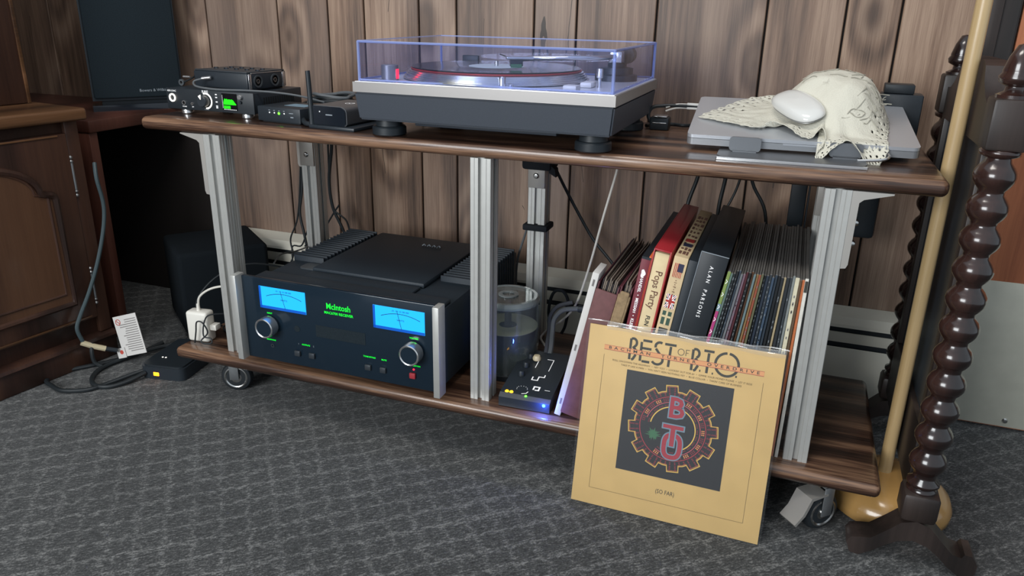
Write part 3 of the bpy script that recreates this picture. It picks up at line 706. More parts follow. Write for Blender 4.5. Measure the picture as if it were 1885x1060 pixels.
ms = thing('computer_mouse', 'white glossy computer mouse lying on the lace doily', 'mouse', LM @ Vector((.166, .086, .0265)), (LM.to_3x3() @ Matrix.Rotation(math.radians(-12), 3, 'Y') @ Matrix.Rotation(math.radians(14), 3, 'X') @ Matrix.Rotation(math.radians(-60), 3, 'Z')).to_euler())
def mouse_shell(z0, hgt, grow):
    b = B(); n = 40; m_ = 10; R = []
    for j in range(m_+1):
        t = j/m_; row = []
        for i in range(n):
            a = 2*PI*i/n; ex = .62
            x = .0565*math.copysign(abs(math.cos(a))**.75, math.cos(a)); y = .0285*math.copysign(abs(math.sin(a))**.75, math.sin(a))
            k = math.cos(t*PI/2)**.45
            row.append(b.bm.verts.new((x*k*grow, y*k*grow, z0+hgt*math.sin(t*PI/2)*(1-.30*(x*k/.0565)**2))))
        R.append(row)
    for j in range(m_):
        for i in range(n): b.bm.faces.new((R[j][i], R[j][(i+1) % n], R[j+1][(i+1) % n], R[j+1][i]))
    b.bm.faces.new(R[0][::-1]); return b
mouse_shell(.004, .015, 1).ob('shell', 'mouse_white', ms, smooth=60)
mouse_shell(0, .006, .955).ob('underside', 'mouse_base', ms, smooth=60)

bx = thing('set_top_box', 'black box standing on the bench corner behind the laptop', 'box', (1.337, .340, ZU), (0, 0, -.04))
B().box(0, .068, 0, .048, .002, .082, .003).ob('body', 'black_satin', bx)
B().box(.004, .052, .004, .044, .0825, .098, .002).ob('top_unit', 'black_plastic', bx)
B().box(.008, .06, .006, .042, 0, .0022).ob('base_pad', 'rubber', bx)
ad = thing('power_coupler', 'black plug coupler with silver clip between turntable and laptop', 'plug', (.945, .285, ZU))
B().box(0, .036, 0, .030, 0, .024, .004).ob('body', 'black_plastic', ad)
B().box(.008, .032, -.001, .028, .0245, .0265, .0005).box(.006, .032, -.001, .028, .013, .0150, .0005).ob('clip', 'silver_bright', ad)
B().tube([(.004, .005, .012), (-.004, .006, .026), (.002, .010, .040), (.02, .014, .044), (.05, .016, .046), (.09, .017, .046)], .0034, 8).ob('hood', 'black_cord', ad)
for i, dz in enumerate((0, -.0065)):
    c_ = thing('charging_cable', ('upper' if i == 0 else 'lower')+' of two white charging cables plugged into the laptop side', 'cable', (0, 0, 0), group='charging cables at the laptop')
    B().tube([(.972, .298, ZU+.0415+dz), (.99, .300, ZU+.0475+dz), (1.01, .302, ZU+.0485+dz)], .0017, 8).ob('cord', 'white_cord', c_)
    B().box(1.01, 1.032, .299, .305, ZU+.0465+dz, ZU+.0515+dz, .001).ob('plug', 'white_plastic', c_)
bc = tag(B().tube([(.935, .31, ZU+.004), (.955, .34, ZU+.004), (.98, .352, ZU+.004), (1.0, .345, ZU+.004), (1.022, .36, ZU+.004)], .0034, 8).ob('black_lead', 'black_cord'), 'black lead trailing on the bench behind the plug coupler', 'cable')

# ------------------------------------------------------------------ receiver
RX, RY, RZ = .2203, -.0332, ZL
rc = thing('stereo_receiver', 'black stereo receiver with two glowing blue meters on lower shelf', 'receiver', (RX, RY, RZ), (0, 0, -.006))
PW, P0, P1 = .4445, .0195, .1950
B().box(.011, PW-.011, 0, .010, P0, P1-.004, .0015).ob('front_glass', 'dark_glass', rc)
for x in (0, PW-.0125):
    B().box(x, x+.0125, -.0185, .008, P0-.001, P1, .0010).ob('end_handle', 'aluminium', rc)
fm = B().lathe([(0, 0), (.019, 0), (.021, .003), (.021, .020), (0, .020)], 28).me()
for i, (x, y) in enumerate(((.06, .06), (PW-.06, .06), (.06, .36), (PW-.06, .36))): link('foot', fm, 'rubber' if i == 0 else None, rc, (x, y, 0))
B().box(.014, PW-.014, .010, .412, .020, .172, .002).ob('chassis', 'chassis_black', rc)
B().box(.016, PW-.016, .012, .070, .172, .181, .004).ob('front_deck', 'chassis_black', rc)
B().box(.095, PW-.095, .115, .400, .172, .183, .004).ob('transformer_cover', 'chassis_black', rc)
B().box(.10, PW-.10, .072, .112, .172, .178, .003).ob('top_tray', 'chassis_black', rc)
B().prism(rrect(.075, .115, .125, .160, .008), lambda u, v, t: (u-.02, v, t), .172, .1745).ob('corner_badge', 'grey_badge', rc)
fin_me = B().box(0, .0030, 0, .0018, 0, .001).me()
fin = B().box(0, .074, 0, .0035, 0, .150, .0005).me()
k = 0
for xs in (.012, PW-.086):
    for i in range(17):
        link('cooling_fin', fin, 'chassis_black' if k == 0 else None, rc, (xs, .170+i*.0138, .034)); k += 1
cl = B()
for i in range(4): cl.tube([(.235+i*.012, .335-.001*i, .1845), (.239+i*.012, .337, .1875), (.243+i*.012, .336, .1845)], .002, 6)
cl.ob('wire_clip', 'grey_badge', rc)
def meter(x0, x1, z0, z1):
    b = B().box(x0, x1, -.0012, 0, z0, z1).ob('power_meter', 'meter_blue', rc, smooth=0)
    B().box(x0, x0+.0045, -.0016, -.0012, z0, z1).box(x0, x1, -.0016, -.0012, z0, z0+.0055).ob('bezel_glow', 'meter_edge', b, smooth=0)
    xm = (x0+x1)/2
    B().ribbon([(xm+.040*t+.004, z1-.0125-.008*t*t+.002) for t in [i/10-1 for i in range(21)]], .0011, lambda u, v: (u, -.0016, v)).ob('scale_arc', 'meter_ink', b, smooth=0)
    B().ribbon([(xm-.003, z1-.004), (xm+.006, z0+.004)], .0009, lambda u, v: (u, -.0018, v)).ob('needle', 'meter_ink', b, smooth=0)
    for s_, q in (('.01 .1 1 10 100 300', -.0058), ('WATTS', -.023)):
        text('meter_print', s_, .0045, 'meter_ink', b, (xm+.004, -.0016, z1+q), ext=.00005)
def rl(x): return x-RX
meter(rl(.2725), rl(.377), .131, .1755); meter(rl(.5235), rl(.6285), .130, .1748)
text('lettering', 'McIntosh', .0165, 'logo_green', rc, (rl(.449), -.0006, .1560), sx=.86, bold=.012)
text('lettering', 'MAC6700 RECEIVER', .0072, 'logo_green', rc, (rl(.449), -.0006, .1430), bold=.01)
for s_, x, z, sz in (('INPUT', .292, .121, .0042), ('HEADPHONE', .290, .0645, .0036), ('OUTPUTS', .3705, .0665, .0042), ('TONE BYPASS', .511, .0668, .0042), ('MUTE', .542, .066, .0042), ('VOLUME', .606, .121, .0046), ('STANDBY/ON', .605, .0662, .0040)):
    text('lettering', s_, sz, 'logo_green', rc, (rl(x), -.0006, z), bold=.01)
text('lettering', '1', .0042, 'text_grey', rc, (rl(.354), -.0006, .0665)); text('lettering', '2', .0042, 'text_grey', rc, (rl(.388), -.0006, .0665))
for x, z in ((.2935, .0975), (.607, .0965)):
    kb = B().lathe([(0, .024), (.0175, .024), (.0175, 0), (0, 0)], 48, (rl(x), 0, z), '-y').ob('control_knob', 'dark_glass', rc)
    B().lathe([(.0165, .0245), (.0185, .0258), (.0200, .0245), (.0203, .006), (.0176, .006), (.0176, .0235), (.0165, .0245)], 48, (rl(x), 0, z), '-y').ob('knob_ring', 'silver_bright', kb)
for x, z in ((.351, .0465), (.384, .0470), (.508, .0455), (.540, .0455)):
    B().box(rl(x)-.0062, rl(x)+.0062, -.005, 0, z-.0055, z+.0055, .0012).ob('push_button', 'button_grey', rc)
B().box(rl(.602)-.006, rl(.602)+.006, -.005, 0, .0405, .0515, .0012).ob('power_button', 'button_red', rc)
B().lathe([(0, .0018), (.0012, .0015), (.002, 0)], 14, (rl(.6035), 0, .0580), '-y').ob('power_light', 'red_led', rc)
B().box(rl(.396), rl(.504), -.0006, 0, .0895, .1135).ob('text_display', 'grille_cloth', rc, smooth=0)
B().cyl((rl(.353), 0, .098), .0065, .0006, '-y').ob('remote_eye', 'grille_cloth', rc)
B().lathe([(.0022, 0), (.004, 0), (.004, .001), (.0022, .001), (.0022, 0)], 20, (rl(.292), 0, .0520), '-y').ob('headphone_jack', 'button_grey', rc)

# second dark unit behind the receiver's right end
# ------------------------------------------------------------------ disc spindle, mixer box on lower shelf
cdx = thing('disc_spindle', 'clear plastic spindle case half full of discs behind middle post', 'disc case', (.719, .150, ZL))
B().lathe([(0, 0), (.064, 0), (.064, .010), (.061, .012), (0, .012)], 56).ob('base', 'black_plastic', cdx)
B().lathe([(.0610, .012), (.0610, .150), (.056, .157), (.0, .157), (0, .1585), (.057, .1585), (.0625, .151), (.0625, .012), (.0610, .012)], 56).ob('lid', 'clear_plastic', cdx)
B().lathe([(.0612, .146), (.0626, .148), (.062, .153), (.058, .1585), (.052, .1590), (.050, .1570), (.056, .155), (.0600, .1510), (.0612, .146)], 56).ob('lid_rim', 'clear_rim', cdx)
B().lathe([(.012, .1588), (.020, .1588), (.020, .1605), (.012, .1605), (.012, .1588)], 32).ob('lid_boss', 'clear_rim', cdx)
B().lathe([(.0075, .013), (.0595, .013), (.0595, .094), (.0075, .094), (.0075, .013)], 56).ob('disc_stack', 'disc_stack', cdx)
B().lathe([(.018, .0942), (.0594, .0942), (.0594, .0954), (.018, .0954), (.018, .0942)], 56).ob('top_disc', 'disc_cream', cdx)
B().cyl((0, 0, .012), .007, .138, n=20).ob('pin', 'dark_grey_rubber', cdx)

mx = thing('mixer_box', 'small black mixer box with yellow, green and blue lights on lower shelf', 'mixer', (.760, .006, ZL), (0, 0, .03))
B().prism([(-.012, .002), (.150, .002), (.150, .046), (.140, .048), (-.004, .026), (-.012, .020)], lambda u, v, t: (t, u, v), 0, .097).ob('body', 'black_satin', mx, smooth=20)
B().box(.006, .091, 0, .14, 0, .0022).ob('base_pad', 'rubber', mx)
sl = math.atan2(.022, .144)
def mtop(x, y, up=.0004): return (x, y, .026+(y+.004)*.022/.144+up)
dk = B()
dk.ribbon([(.040, .085), (.040, .118)], .0014, lambda u, v: mtop(u, v)).ribbon([(.055, .118), (.068, .118), (.068, .080)], .0014, lambda u, v: mtop(u, v)).ribbon([(.045, .056), (.045, .046), (.056, .046), (.056, .058), (.066, .058), (.066, .066)], .0022, lambda u, v: mtop(u, v)).ribbon([(.057, .016), (.057, .026), (.067, .026), (.067, .016), (.060, .016)], .003, lambda u, v: mtop(u, v))
dk.ribbon([(.040, -.001), (.048, .002), (.050, .008)], .0016, lambda u, v: mtop(u, v)).ribbon([(.078, .020), (.088, .020)], .0012, lambda u, v: mtop(u, v))
for i in range(8): dk.ribbon([(.036+.010*math.cos(i*.5), .014+.008*math.sin(i*.5)), (.0372+.010*math.cos(i*.5), .014+.008*math.sin(i*.5))], .0012, lambda u, v: mtop(u, v))
dk.ob('printed_marks', 'text_white', mx, smooth=0)
knob_me = B().lathe([(0, .010), (.005, .010), (.0062, .008), (.0068, 0), (0, 0)], 20).me()
for i, (x, y) in enumerate(((.022, .055), (.022, .085), (.022, .115))): link('mixer_knob', knob_me, 'black_plastic' if i == 0 else None, mx, mtop(x, y, 0))
for x, y, mat_, r in ((.012, .000, 'led_yellow', .0036), (.0205, .000, 'led_yellow', .0036), (.0500, -.006, 'led_green', .0024)):
    B().lathe([(0, .0022), (r*.7, .0018), (r, 0)], 16, mtop(x, y, -.0002)).ob('indicator_light', mat_, mx)
lb = B().lathe([(0, .0024), (.002, .002), (.0030, 0)], 16, (.086, -.0122, .016), '-y').ob('power_light', 'led_blue', mx)
pl_ = bpy.data.lights.new('blue_glow', 'POINT'); pl_.energy = .22; pl_.color = (.06, .14, 1.0); pl_.shadow_soft_size = .004
po = bpy.data.objects.new('blue_glow', pl_); COL.objects.link(po); po.parent = lb; po.location = (.086, -.022, .020)

# ------------------------------------------------------------------ the row of records and box sets
def leaner(name, label, cat, xm, lean, th, hgt, dep, y0=.0, group=None):
    """stands on the lower shelf with its left face at x = xm at mid height (z = .312)"""
    a = math.radians(lean); x = xm-(.312-ZL)*math.tan(a)
    z = ZL+th*math.sin(a)+.0003 if a > 0 else ZL+.0003
    return thing(name, label, cat, (x, y0, z), (0, a, 0), group)
SP = (PI/2, PI/2, 0)
o = leaner('white_box_set', 'thin white box leaning at the left end of the record row', 'box', .905, 11.6, .0115, .283, .25)
B().box(0, .0115, 0, .055, 0, .283, .0008).ob('box', 'paper_white', o)
for z in (.265, .14, .03): B().box(.004, .0075, -.0003, 0, z-.006, z+.006).ob('spine_print', 'paper_ink', o, smooth=0)
plain('maroon_board', '5a2f36', .6, grain=.08, gscale=60); plain('album_spine', '6a4646', .7, grain=.12, gscale=80)
plain('album_pages', '7b6f64', .85, grain=.15, gscale=120); plain('torn_paper', '8b7558', .85, grain=.2, gscale=150); plain('dark_board', '2a2528', .7)
def album(label, xm, lean, th, pages, fan, spine_mat, torn):
    o = leaner('record_album', label, 'album', xm, lean, th, .262, .26, group='albums of old records')
    B().box(0, .0025, .004, .27, 0, .262, .0006).box(th-.0025, th, .004, .27, 0, .262, .0006).ob('cover', 'maroon_board', o)
    B().box(-.001, th+.001, -.001, .005, 0, .250, .003).ob('spine', spine_mat, o)
    for i in range(pages):
        t = (i+.5)/pages; x0 = .004+(th-.008)*t
        bend = fan*(t-.3)
        poly = [(x0, .012), (x0+.002, .012), (x0+bend*.3+.002, .12), (x0+bend+.0018, .268), (x0+bend, .268), (x0+bend*.3, .12)]
        B().prism(poly, lambda u, v, q: (u, v, q), .002, .262+.012*math.sin(i*1.9)*.4+.004).ob('page', 'album_pages' if i % 3 else 'dark_board', o)
    if torn: B().box(.002, th-.002, -.003, .003, .06, .256, .003).ob('torn_backing', 'torn_paper', o)
    return o
album('maroon album of old records next to the thin white box', .9185, 12.2, .037, 10, .012, 'album_spine', False)
album('torn album with splayed pages left of the Handel set', .957, 12.2, .020, 7, .014, 'torn_paper', True)
plain('handel_red', '6e2430', .5); plain('pops_red', 'a82c33', .4, coat=.2); plain('pops_cream', 'd8c49a', .6, grain=.05, gscale=60); plain('orange_board', 'd4683c', .5)
plain('flag_board', 'cdb58e', .65, grain=.08, gscale=50); plain('flag_red', 'a8352f', .6); plain('flag_navy', '2e3048', .6); plain('flag_green', '3d5548', .6); plain('worn_ink', '6b4a3c', .8, grain=.3, gscale=90)
plain('charcoal_board', '22282e', .5); plain('black_board', '1b2025', .42)
o = leaner('opera_set', 'maroon Handel Messiah boxed set with white spine lettering', 'box set', .984, 8.2, .0150, .318, .315)
B().box(0, .015, 0, .315, 0, .318, .0008).ob('box', 'handel_red', o)
B().box(.0002, .0148, -.0004, .312, .3145, .3186).ob('top_strip', 'charcoal_board', o)
text('spine_lettering', 'HANDEL  •  MESSIAH  •  KLEMPERER', .0070, 'text_white', o, (.0075, -.0004, .284), SP, 'LEFT', bold=.01)
B().prism([(.004+.0035*math.cos(a)*(1+.3*math.cos(3*a))+.0035, .290+.007*math.sin(a)) for a in [2*PI*i/14 for i in range(14)]], lambda u, v, t: (u, t, v), -.0004, 0).ob('angel_mark', 'text_white', o, smooth=0)
o = leaner('slipcase_set', 'cream Pops Party boxed set in an open red slipcase', 'box set', 1.0005, 8.2, .0285, .332, .322)
sb = B(); sb.box(0, .002, 0, .322, 0, .332, .0005).box(.0265, .0285, 0, .322, 0, .332, .0005).box(.002, .0265, 0, .322, .3297, .332, .0002).box(.002, .0265, 0, .322, 0, .0025, .0002)
sb.ob('slipcase', 'pops_red', o)
B().box(.0025, .026, .003, .318, .003, .326, .001).ob('inner_box', 'pops_cream', o)
B().box(-.0045, -.0005, .0005, .318, 0, .316, .0004).ob('orange_panel', 'orange_board', o)
text('spine_lettering', 'Pops Party', .0165, 'worn_ink', o, (.0155, .0026, .296), SP, 'LEFT', spacing=.95)
text('spine_lettering', 'FUN', .0095, 'cover_ink', o, (.0150, .0026, .216), SP, 'LEFT', bold=.02)
o = leaner('flag_box_set', 'worn cream boxed set with small national flags down the spine', 'box set', 1.0335, 8.6, .0225, .325, .318)
B().box(0, .0225, 0, .318, 0, .325, .001).ob('box', 'flag_board', o)
fy = -.0004
def flag(z, kind):
    x0, x1, h = .004, .0185, .024
    if kind == 'us':
        B().box(x0, x1, fy, 0, z-h/2, z+h/2).ob('flag', 'pops_cream', o, smooth=0)
        b = B()
        for i in range(6): b.box(x0+i*(x1-x0)/6.0, x0+(i+.5)*(x1-x0)/6.0, fy*1.6, fy, z-h/2, z+h/2)
        b.ob('flag_stripe', 'flag_red', o, smooth=0); B().box(x0+.006, x1, fy*2.2, fy*1.6, z-.002, z+h/2).ob('flag_canton', 'flag_navy', o, smooth=0)
    if kind == 'uk':
        B().box(x0, x1, fy, 0, z-h/2, z+h/2).ob('flag', 'flag_navy', o, smooth=0)
        B().ribbon([(x0, z-h/2), (x1, z+h/2)], .0032, lambda u, v: (u, fy*1.5, v)).ribbon([(x0, z+h/2), (x1, z-h/2)], .0032, lambda u, v: (u, fy*1.6, v)).ribbon([(x0, z), (x1, z)], .007, lambda u, v: (u, fy*1.7, v)).ribbon([((x0+x1)/2, z-h/2), ((x0+x1)/2, z+h/2)], .005, lambda u, v: (u, fy*1.8, v)).ob('flag_cross', 'text_white', o, smooth=0)
        B().ribbon([(x0, z), (x1, z)], .0042, lambda u, v: (u, fy*2.1, v)).ribbon([((x0+x1)/2, z-h/2), ((x0+x1)/2, z+h/2)], .003, lambda u, v: (u, fy*2.2, v)).ribbon([(x0, z-h/2), (x1, z+h/2)], .0012, lambda u, v: (u, fy*2, v)).ribbon([(x0, z+h/2), (x1, z-h/2)], .0012, lambda u, v: (u, fy*2, v)).ob('flag_red_cross', 'flag_red', o, smooth=0)
    if kind == 'cross':
        B().box(x0, x1, fy, 0, z-h/2, z+h/2).ob('flag', 'flag_green', o, smooth=0)
        B().box((x0+x1)/2-.0016, (x0+x1)/2+.0016, fy*2, fy, z-h/2, z+h/2).box(x0, x1, fy*2.2, fy*2, z+.001, z+.0045).ob('flag_cross', 'pops_cream', o, smooth=0)
    if kind == 'bands':
        B().box(x0, x1, fy, 0, z-h/2, z+h/2).ob('flag', 'cover_ink', o, smooth=0)
flag(.302, 'us'); flag(.248, 'uk'); flag(.218, 'cross'); flag(.188, 'bands')
text('spine_lettering', '• I • F • F •', .0062, 'worn_ink', o, (.0115, fy, .286), SP, 'LEFT')
wp = B(); rr = random.Random(5)
for i in range(10):
    y_ = .012+i*.026
    for k in range(3): wp.box(.003+k*.006, .003+k*.006+rr.uniform(.003, .005), y_+rr.uniform(0, .006), y_+rr.uniform(.012, .022), .3250, .3254)
wp.ob('top_print', 'worn_ink', o, smooth=0)
for nm, y_, mm in (('top_flag', .060, 'flag_navy'), ('top_flag', .088, 'flag_red')): B().box(.004, .018, y_, y_+.018, .3254, .3257).ob(nm, mm, o, smooth=0)
o = leaner('charcoal_box_set', 'charcoal boxed set between the flag box and the black box', 'box set', 1.0565, 8.8, .0145, .322, .315)
B().box(0, .0145, 0, .315, 0, .322, .0012).ob('box', 'charcoal_board', o)
o = leaner('black_box_set', 'wide black Alan Parsons boxed set with white spine lettering', 'box set', 1.0715, 9.2, .0430, .336, .325, -.004)
B().box(0, .043, 0, .325, 0, .336, .001).ob('box', 'black_board', o)
B().box(-.0002, .0006, -.0006, .0004, 0, .336).box(0, .043, -.0006, .0004, .3352, .3362).ob('edge_line', 'text_grey', o, smooth=0)
text('spine_lettering', 'ALAN  PARSONS', .0082, 'text_white', o, (.0215, -.0005, .316), SP, 'LEFT', spacing=1.55)
# single sleeves
cols = [('lime and magenta', '7d9150', .0050), ('grey-green speckled', '5a7068', .0032), ('black speckled', '1d2326', .0036), ('black', '181b1f', .0034), ('slate blue', '3a4450', .0034), ('grey', '6a6c70', .0034), ('dusty mauve', '77606c', .0036), ('maroon', '4a2028', .0034), ('black dotted', '15181b', .0040), ('brown', '5a3c28', .0034), ('teal grey', '66787a', .0034), ('tan', '93754e', .0036), ('rust', '8c4a36', .0034), ('olive', '5c5c44', .0034), ('ink black', '14181c', .0038), ('navy', '222c3a', .0040), ('charcoal', '2c3238', .0040), ('steel blue', '38485a', .0036), ('dark slate', '2a3540', .0040), ('jet', '15191d', .0046), ('coal', '1e2226', .0042), ('buff', 'a89878', .0034), ('graphite', '24282c', .0046), ('smoke', '33383c', .0040), ('ash grey', '7b807e', .0036), ('cream', 'cfc7ac', .0062), ('umber', '5c4a38', .0036), ('orange', 'b8693f', .0042), ('white', 'd6d2c8', .0052)]
ordn = ['first', 'second', 'third', 'fourth', 'fifth', 'sixth', 'seventh', 'eighth', 'ninth', 'tenth', 'eleventh', 'twelfth', 'thirteenth', 'fourteenth', 'fifteenth', 'sixteenth', 'seventeenth', 'eighteenth', 'nineteenth', 'twentieth', 'twenty-first', 'twenty-second', 'twenty-third', 'twenty-fourth', 'twenty-fifth', 'twenty-sixth', 'twenty-seventh', 'twenty-eighth', 'twenty-ninth']
plain('sleeve_side', '625f5c', .6, grain=.1, gscale=30); plain('magenta_print', 'a83a74', .5); plain('violet_print', '5c3a78', .5)
total = sum(c[2] for c in cols); span = 1.2535-1.1165; gap = (span-total)/len(cols); x = 1.1165
for i, (nm, hx, th) in enumerate(cols):
    t = i/(len(cols)-1); lean = 8.9*(1-t)**.9+1.0
    hg = .314+random.uniform(-.004, .002)
    o = leaner('record_sleeve', 'thin %s record sleeve, %s to the right of the black box set' % (nm, ordn[i]), 'record sleeve', x, lean, th, hg, .314, random.uniform(-.003, .004), group='record sleeves in the row')
    pn = 'spine_'+hx; plain(pn, hx, .5, grain=.10, gscale=70)
    d0 = .314+random.uniform(-.003, .004)
    B().box(.0003, th-.0003, .0012, d0, 0, hg, .0004, 1).ob('sleeve', 'sleeve_side', o)
    B().box(0, th, 0, .0022, 0, hg-.001, .0005, 1).ob('spine', pn, o)
    if i == 0:
        B().box(.0002, th-.0002, -.0003, 0, .13, .245).ob('spine_band', 'magenta_print', o, smooth=0); B().box(.0002, th-.0002, -.0003, 0, .06, .13).ob('spine_band', 'violet_print', o, smooth=0)
        B().box(.0002, th-.0002, -.0003, 0, .2455, .258).ob('spine_band', 'neon_blue', o, smooth=0)
        for q in range(9): B().ribbon([(.0012, .30-q*.022), (.0038, .297-q*.022), (.0014, .293-q*.022)], .0009, lambda u, v: (u, -.0006, v)).ob('spine_mark', 'text_white', o, smooth=0)
    elif i in (2, 3, 8, 14, 16):
        b = B(); rr = random.Random(i)
        for q in range(26):
            z0 = .30-q*.0085; b.box(th*.3, th*.3+th*rr.uniform(.15, .4), -.0003, 0, z0, z0+rr.uniform(.001, .005))
        b.ob('spine_print', 'spine_ink', o, smooth=0)['kind'] = 'stuff'
    elif i in (1, 4, 6, 12, 17, 20, 23, 25):
        b = B(); rr = random.Random(i)
        for q in range(rr.randint(5, 14)):
            z0 = rr.uniform(.14, .29); b.box(th*.35, th*.65, -.0003, 0, z0, z0+.004)
        b.ob('spine_print', 'spine_ink' if i != 25 else 'paper_ink', o, smooth=0)['kind'] = 'stuff'
    if i == len(cols)-1:
        B().box(.0004, th-.0004, -.0004, 0, .290, .308).ob('label_patch', 'cover_ink', o, smooth=0)
    x += th+gap

# ------------------------------------------------------------------ record cover leaning against the bench
lt = .2091
cvr = thing('album_cover', 'cream BEST OF B.T.O. record cover with gear emblem leaning on the bench', 'record cover', (.923, -.0725, .0022), (PI/2-lt, 0, -.0266))
K = .001
B().box(0, .314, 0, .314, -.0035, 0, .0006).ob('cardboard', 'cover_cream', cvr)
def zf(d): return lambda u, v: (u*K, v*K, d*K)
B().quad((.0712, .0738, .0002), (.2450, .0738, .0002), (.2450, .2470, .0002), (.0712, .2470, .0002)).ob('picture_square', 'cover_black', cvr, smooth=0)
B().ribbon([(29.5, 266), (29.5, 30), (286.8, 30), (286.8, 264.5)], .6, zf(.25)).ob('frame_line', 'ink_line', cvr, smooth=0)
# title strokes
def strokes(lst, wd, d, name, mat): 
    b = B()
    for pts in lst: b.ribbon(pts, wd, zf(d))
    return b.ob(name, mat, cvr, smooth=0)
def arcp(cx, cy, rx, ry, a0, a1, n=14): return [(cx+rx*math.cos(math.radians(a0+(a1-a0)*i/n)), cy+ry*math.sin(math.radians(a0+(a1-a0)*i/n))) for i in range(n+1)]
title = [
 [(72, 264.5), (72, 300)], arcp(76, 293.5, 6, 7, 120, -70), [(75.5, 264.5), (78, 266), (82, 274)], [(76, 287), (84, 279)],
 [(92, 300), (107, 300)], [(90, 297), (90, 265)], [(91, 287), (107, 287)], [(93, 265), (106, 265)],
 arcp(120, 294, 7, 7, 60, 200), [(114, 290), (126, 276)], arcp(118, 272, 9, 8, 20, -150),
 [(128, 300), (146.5, 300)], [(138, 297), (137, 263)],
 [(174, 264.5), (174, 299)], arcp(178, 293, 6, 7, 120, -70), [(178, 285), (186, 278)], [(177.5, 264.5), (180, 266), (184, 274)],
 [(191, 300), (207, 300)], [(199, 297), (198.5, 264)],
 arcp(228.5, 283, 18, 18.5, 95, 380, 30), arcp(228.5, 283, 18, 18.5, 84, 18, 8)]
strokes(title, 4.0, .30, 'title_lettering', 'cover_ink')
strokes([[(187, 266), (189, 266)], [(207, 265), (209, 265)], [(243.5, 266.5), (246, 266.5)]], 3.2, .30, 'title_stop', 'cover_ink')
strokes([arcp(155, 291, 5, 5.2, 0, 360, 22), [(163, 286), (163, 296), (168.5, 296)], [(163, 291), (167, 291)]], .9, .32, 'title_of', 'cover_ink')
B().prism([(28.6, 274.7), (286.2, 274.7), (286.2, 282.6), (28.6, 282.6)], lambda u, v, t: (u*K, v*K, t*K), .32, .45).ob('banner', 'banner_orange', cvr, smooth=0)
B().ribbon([(28.6, 274.9), (286.2, 274.9)], .7, zf(.5)).ribbon([(28.6, 282.4), (286.2, 282.4)], .5, zf(.5)).ob('banner_edge', 'neon_red', cvr, smooth=0)
text('banner_lettering', 'BACHMAN  TURNER  OVERDRIVE', .0068, 'cover_ink', cvr, (.1578, .2787, .0005), (0, 0, 0), spacing=1.9, sx=1.36, ext=.00003, bold=.02)
text('song_list', "ROLL ON DOWN THE HIGHWAY  •  HEY YOU  •  LOOKIN' OUT FOR #1  •  GIMME YOUR MONEY PLEASE  •  LET IT RIDE", .0044, 'ink_line', cvr, (.1576, .2585, .0003), (0, 0, 0), ext=.00003, sx=.96)
text('song_list', "TAKE IT LIKE A MAN  •  YOU AIN'T SEEN NOTHING YET  •  BLUE COLLAR  •  TAKIN' CARE OF BUSINESS", .0044, 'ink_line', cvr, (.1576, .2528, .0003), (0, 0, 0), ext=.00003, sx=.96)
text('subtitle', '(SO FAR)', .0105, 'cover_ink', cvr, (.1582, .0500, .0003), (0, 0, 0), ext=.00003, sx=.78)
# gear emblem
gc = (157.0, 161.0)
def gp(r, a): return (gc[0]+r*math.cos(math.radians(a)), gc[1]+r*math.sin(math.radians(a)))
gear = []
for i in range(12):
    a = 97+i*30
    gear += [gp(64, a-14.8), gp(63.5, a-8.6), gp(73.5, a-7.2), gp(73.5, a+7.2), gp(63.5, a+8.6)]
B().ribbon(gear, 1.5, zf(.30), True).ob('gear_outline', 'neon_yellow', cvr, smooth=0)
gear2 = [(gc[0]+(u-gc[0])*.972, gc[1]+(v-gc[1])*.972) for u, v in gear]
B().ribbon(gear2, .6, zf(.30), True).ob('gear_outline', 'neon_orange', cvr, smooth=0)
ring_ = B(); ring_.ribbon(arcp(*gc, 54, 54, 0, 360, 72), 1.4, zf(.32)); ring_.ob('gear_ring', 'neon_red', cvr, smooth=0)
B().ribbon(arcp(*gc, 45, 45, -122, 165, 56), 1.0, zf(.32)).ob('gear_ring', 'neon_pink', cvr, smooth=0)
B().ribbon(arcp(*gc, 37, 37, -62, 172, 50), 1.8, zf(.32)).ob('gear_ring', 'neon_yellow', cvr, smooth=0)
d1, d2 = B(), B(); rr = random.Random(11)
for i in range(96):
    a = i*3.75
    if 175 < a < 235: continue
    for r in (40.5, 48.0, 50.8):
        if i % 4 == 3: continue
        u, v = gp(r, a); (d2 if (i//4) % 2 == 0 and r > 44 else d1).ribbon([gp(r, a-1.1), gp(r, a+1.1)], 2.1, zf(.31))
for i in range(12):
    a = 97+i*30
    for k in (-11, -4, 4, 11):
        for r in (57.5, 60.3) + ((64, 67, 70) if abs(k) == 4 else ()):
            d1.ribbon([gp(r, a+k-1.1), gp(r, a+k+1.1)], 2.1, zf(.31))
d1.ob('gear_lamps', 'neon_red_dark', cvr, smooth=0); d2.ob('gear_lamps', 'neon_orange', cvr, smooth=0)
ov = [(159.5+13*math.copysign(abs(math.cos(a))**.7, math.cos(a)), 131.5+19*math.copysign(abs(math.sin(a))**.7, math.sin(a))) for a in [2*PI*i/36 for i in range(36)]]
B().ribbon(ov, 11, zf(.34), True).ob('emblem_letter', 'neon_blue', cvr, smooth=0); B().ribbon(ov, 7.2, zf(.37), True).ob('emblem_letter', 'neon_red', cvr, smooth=0)
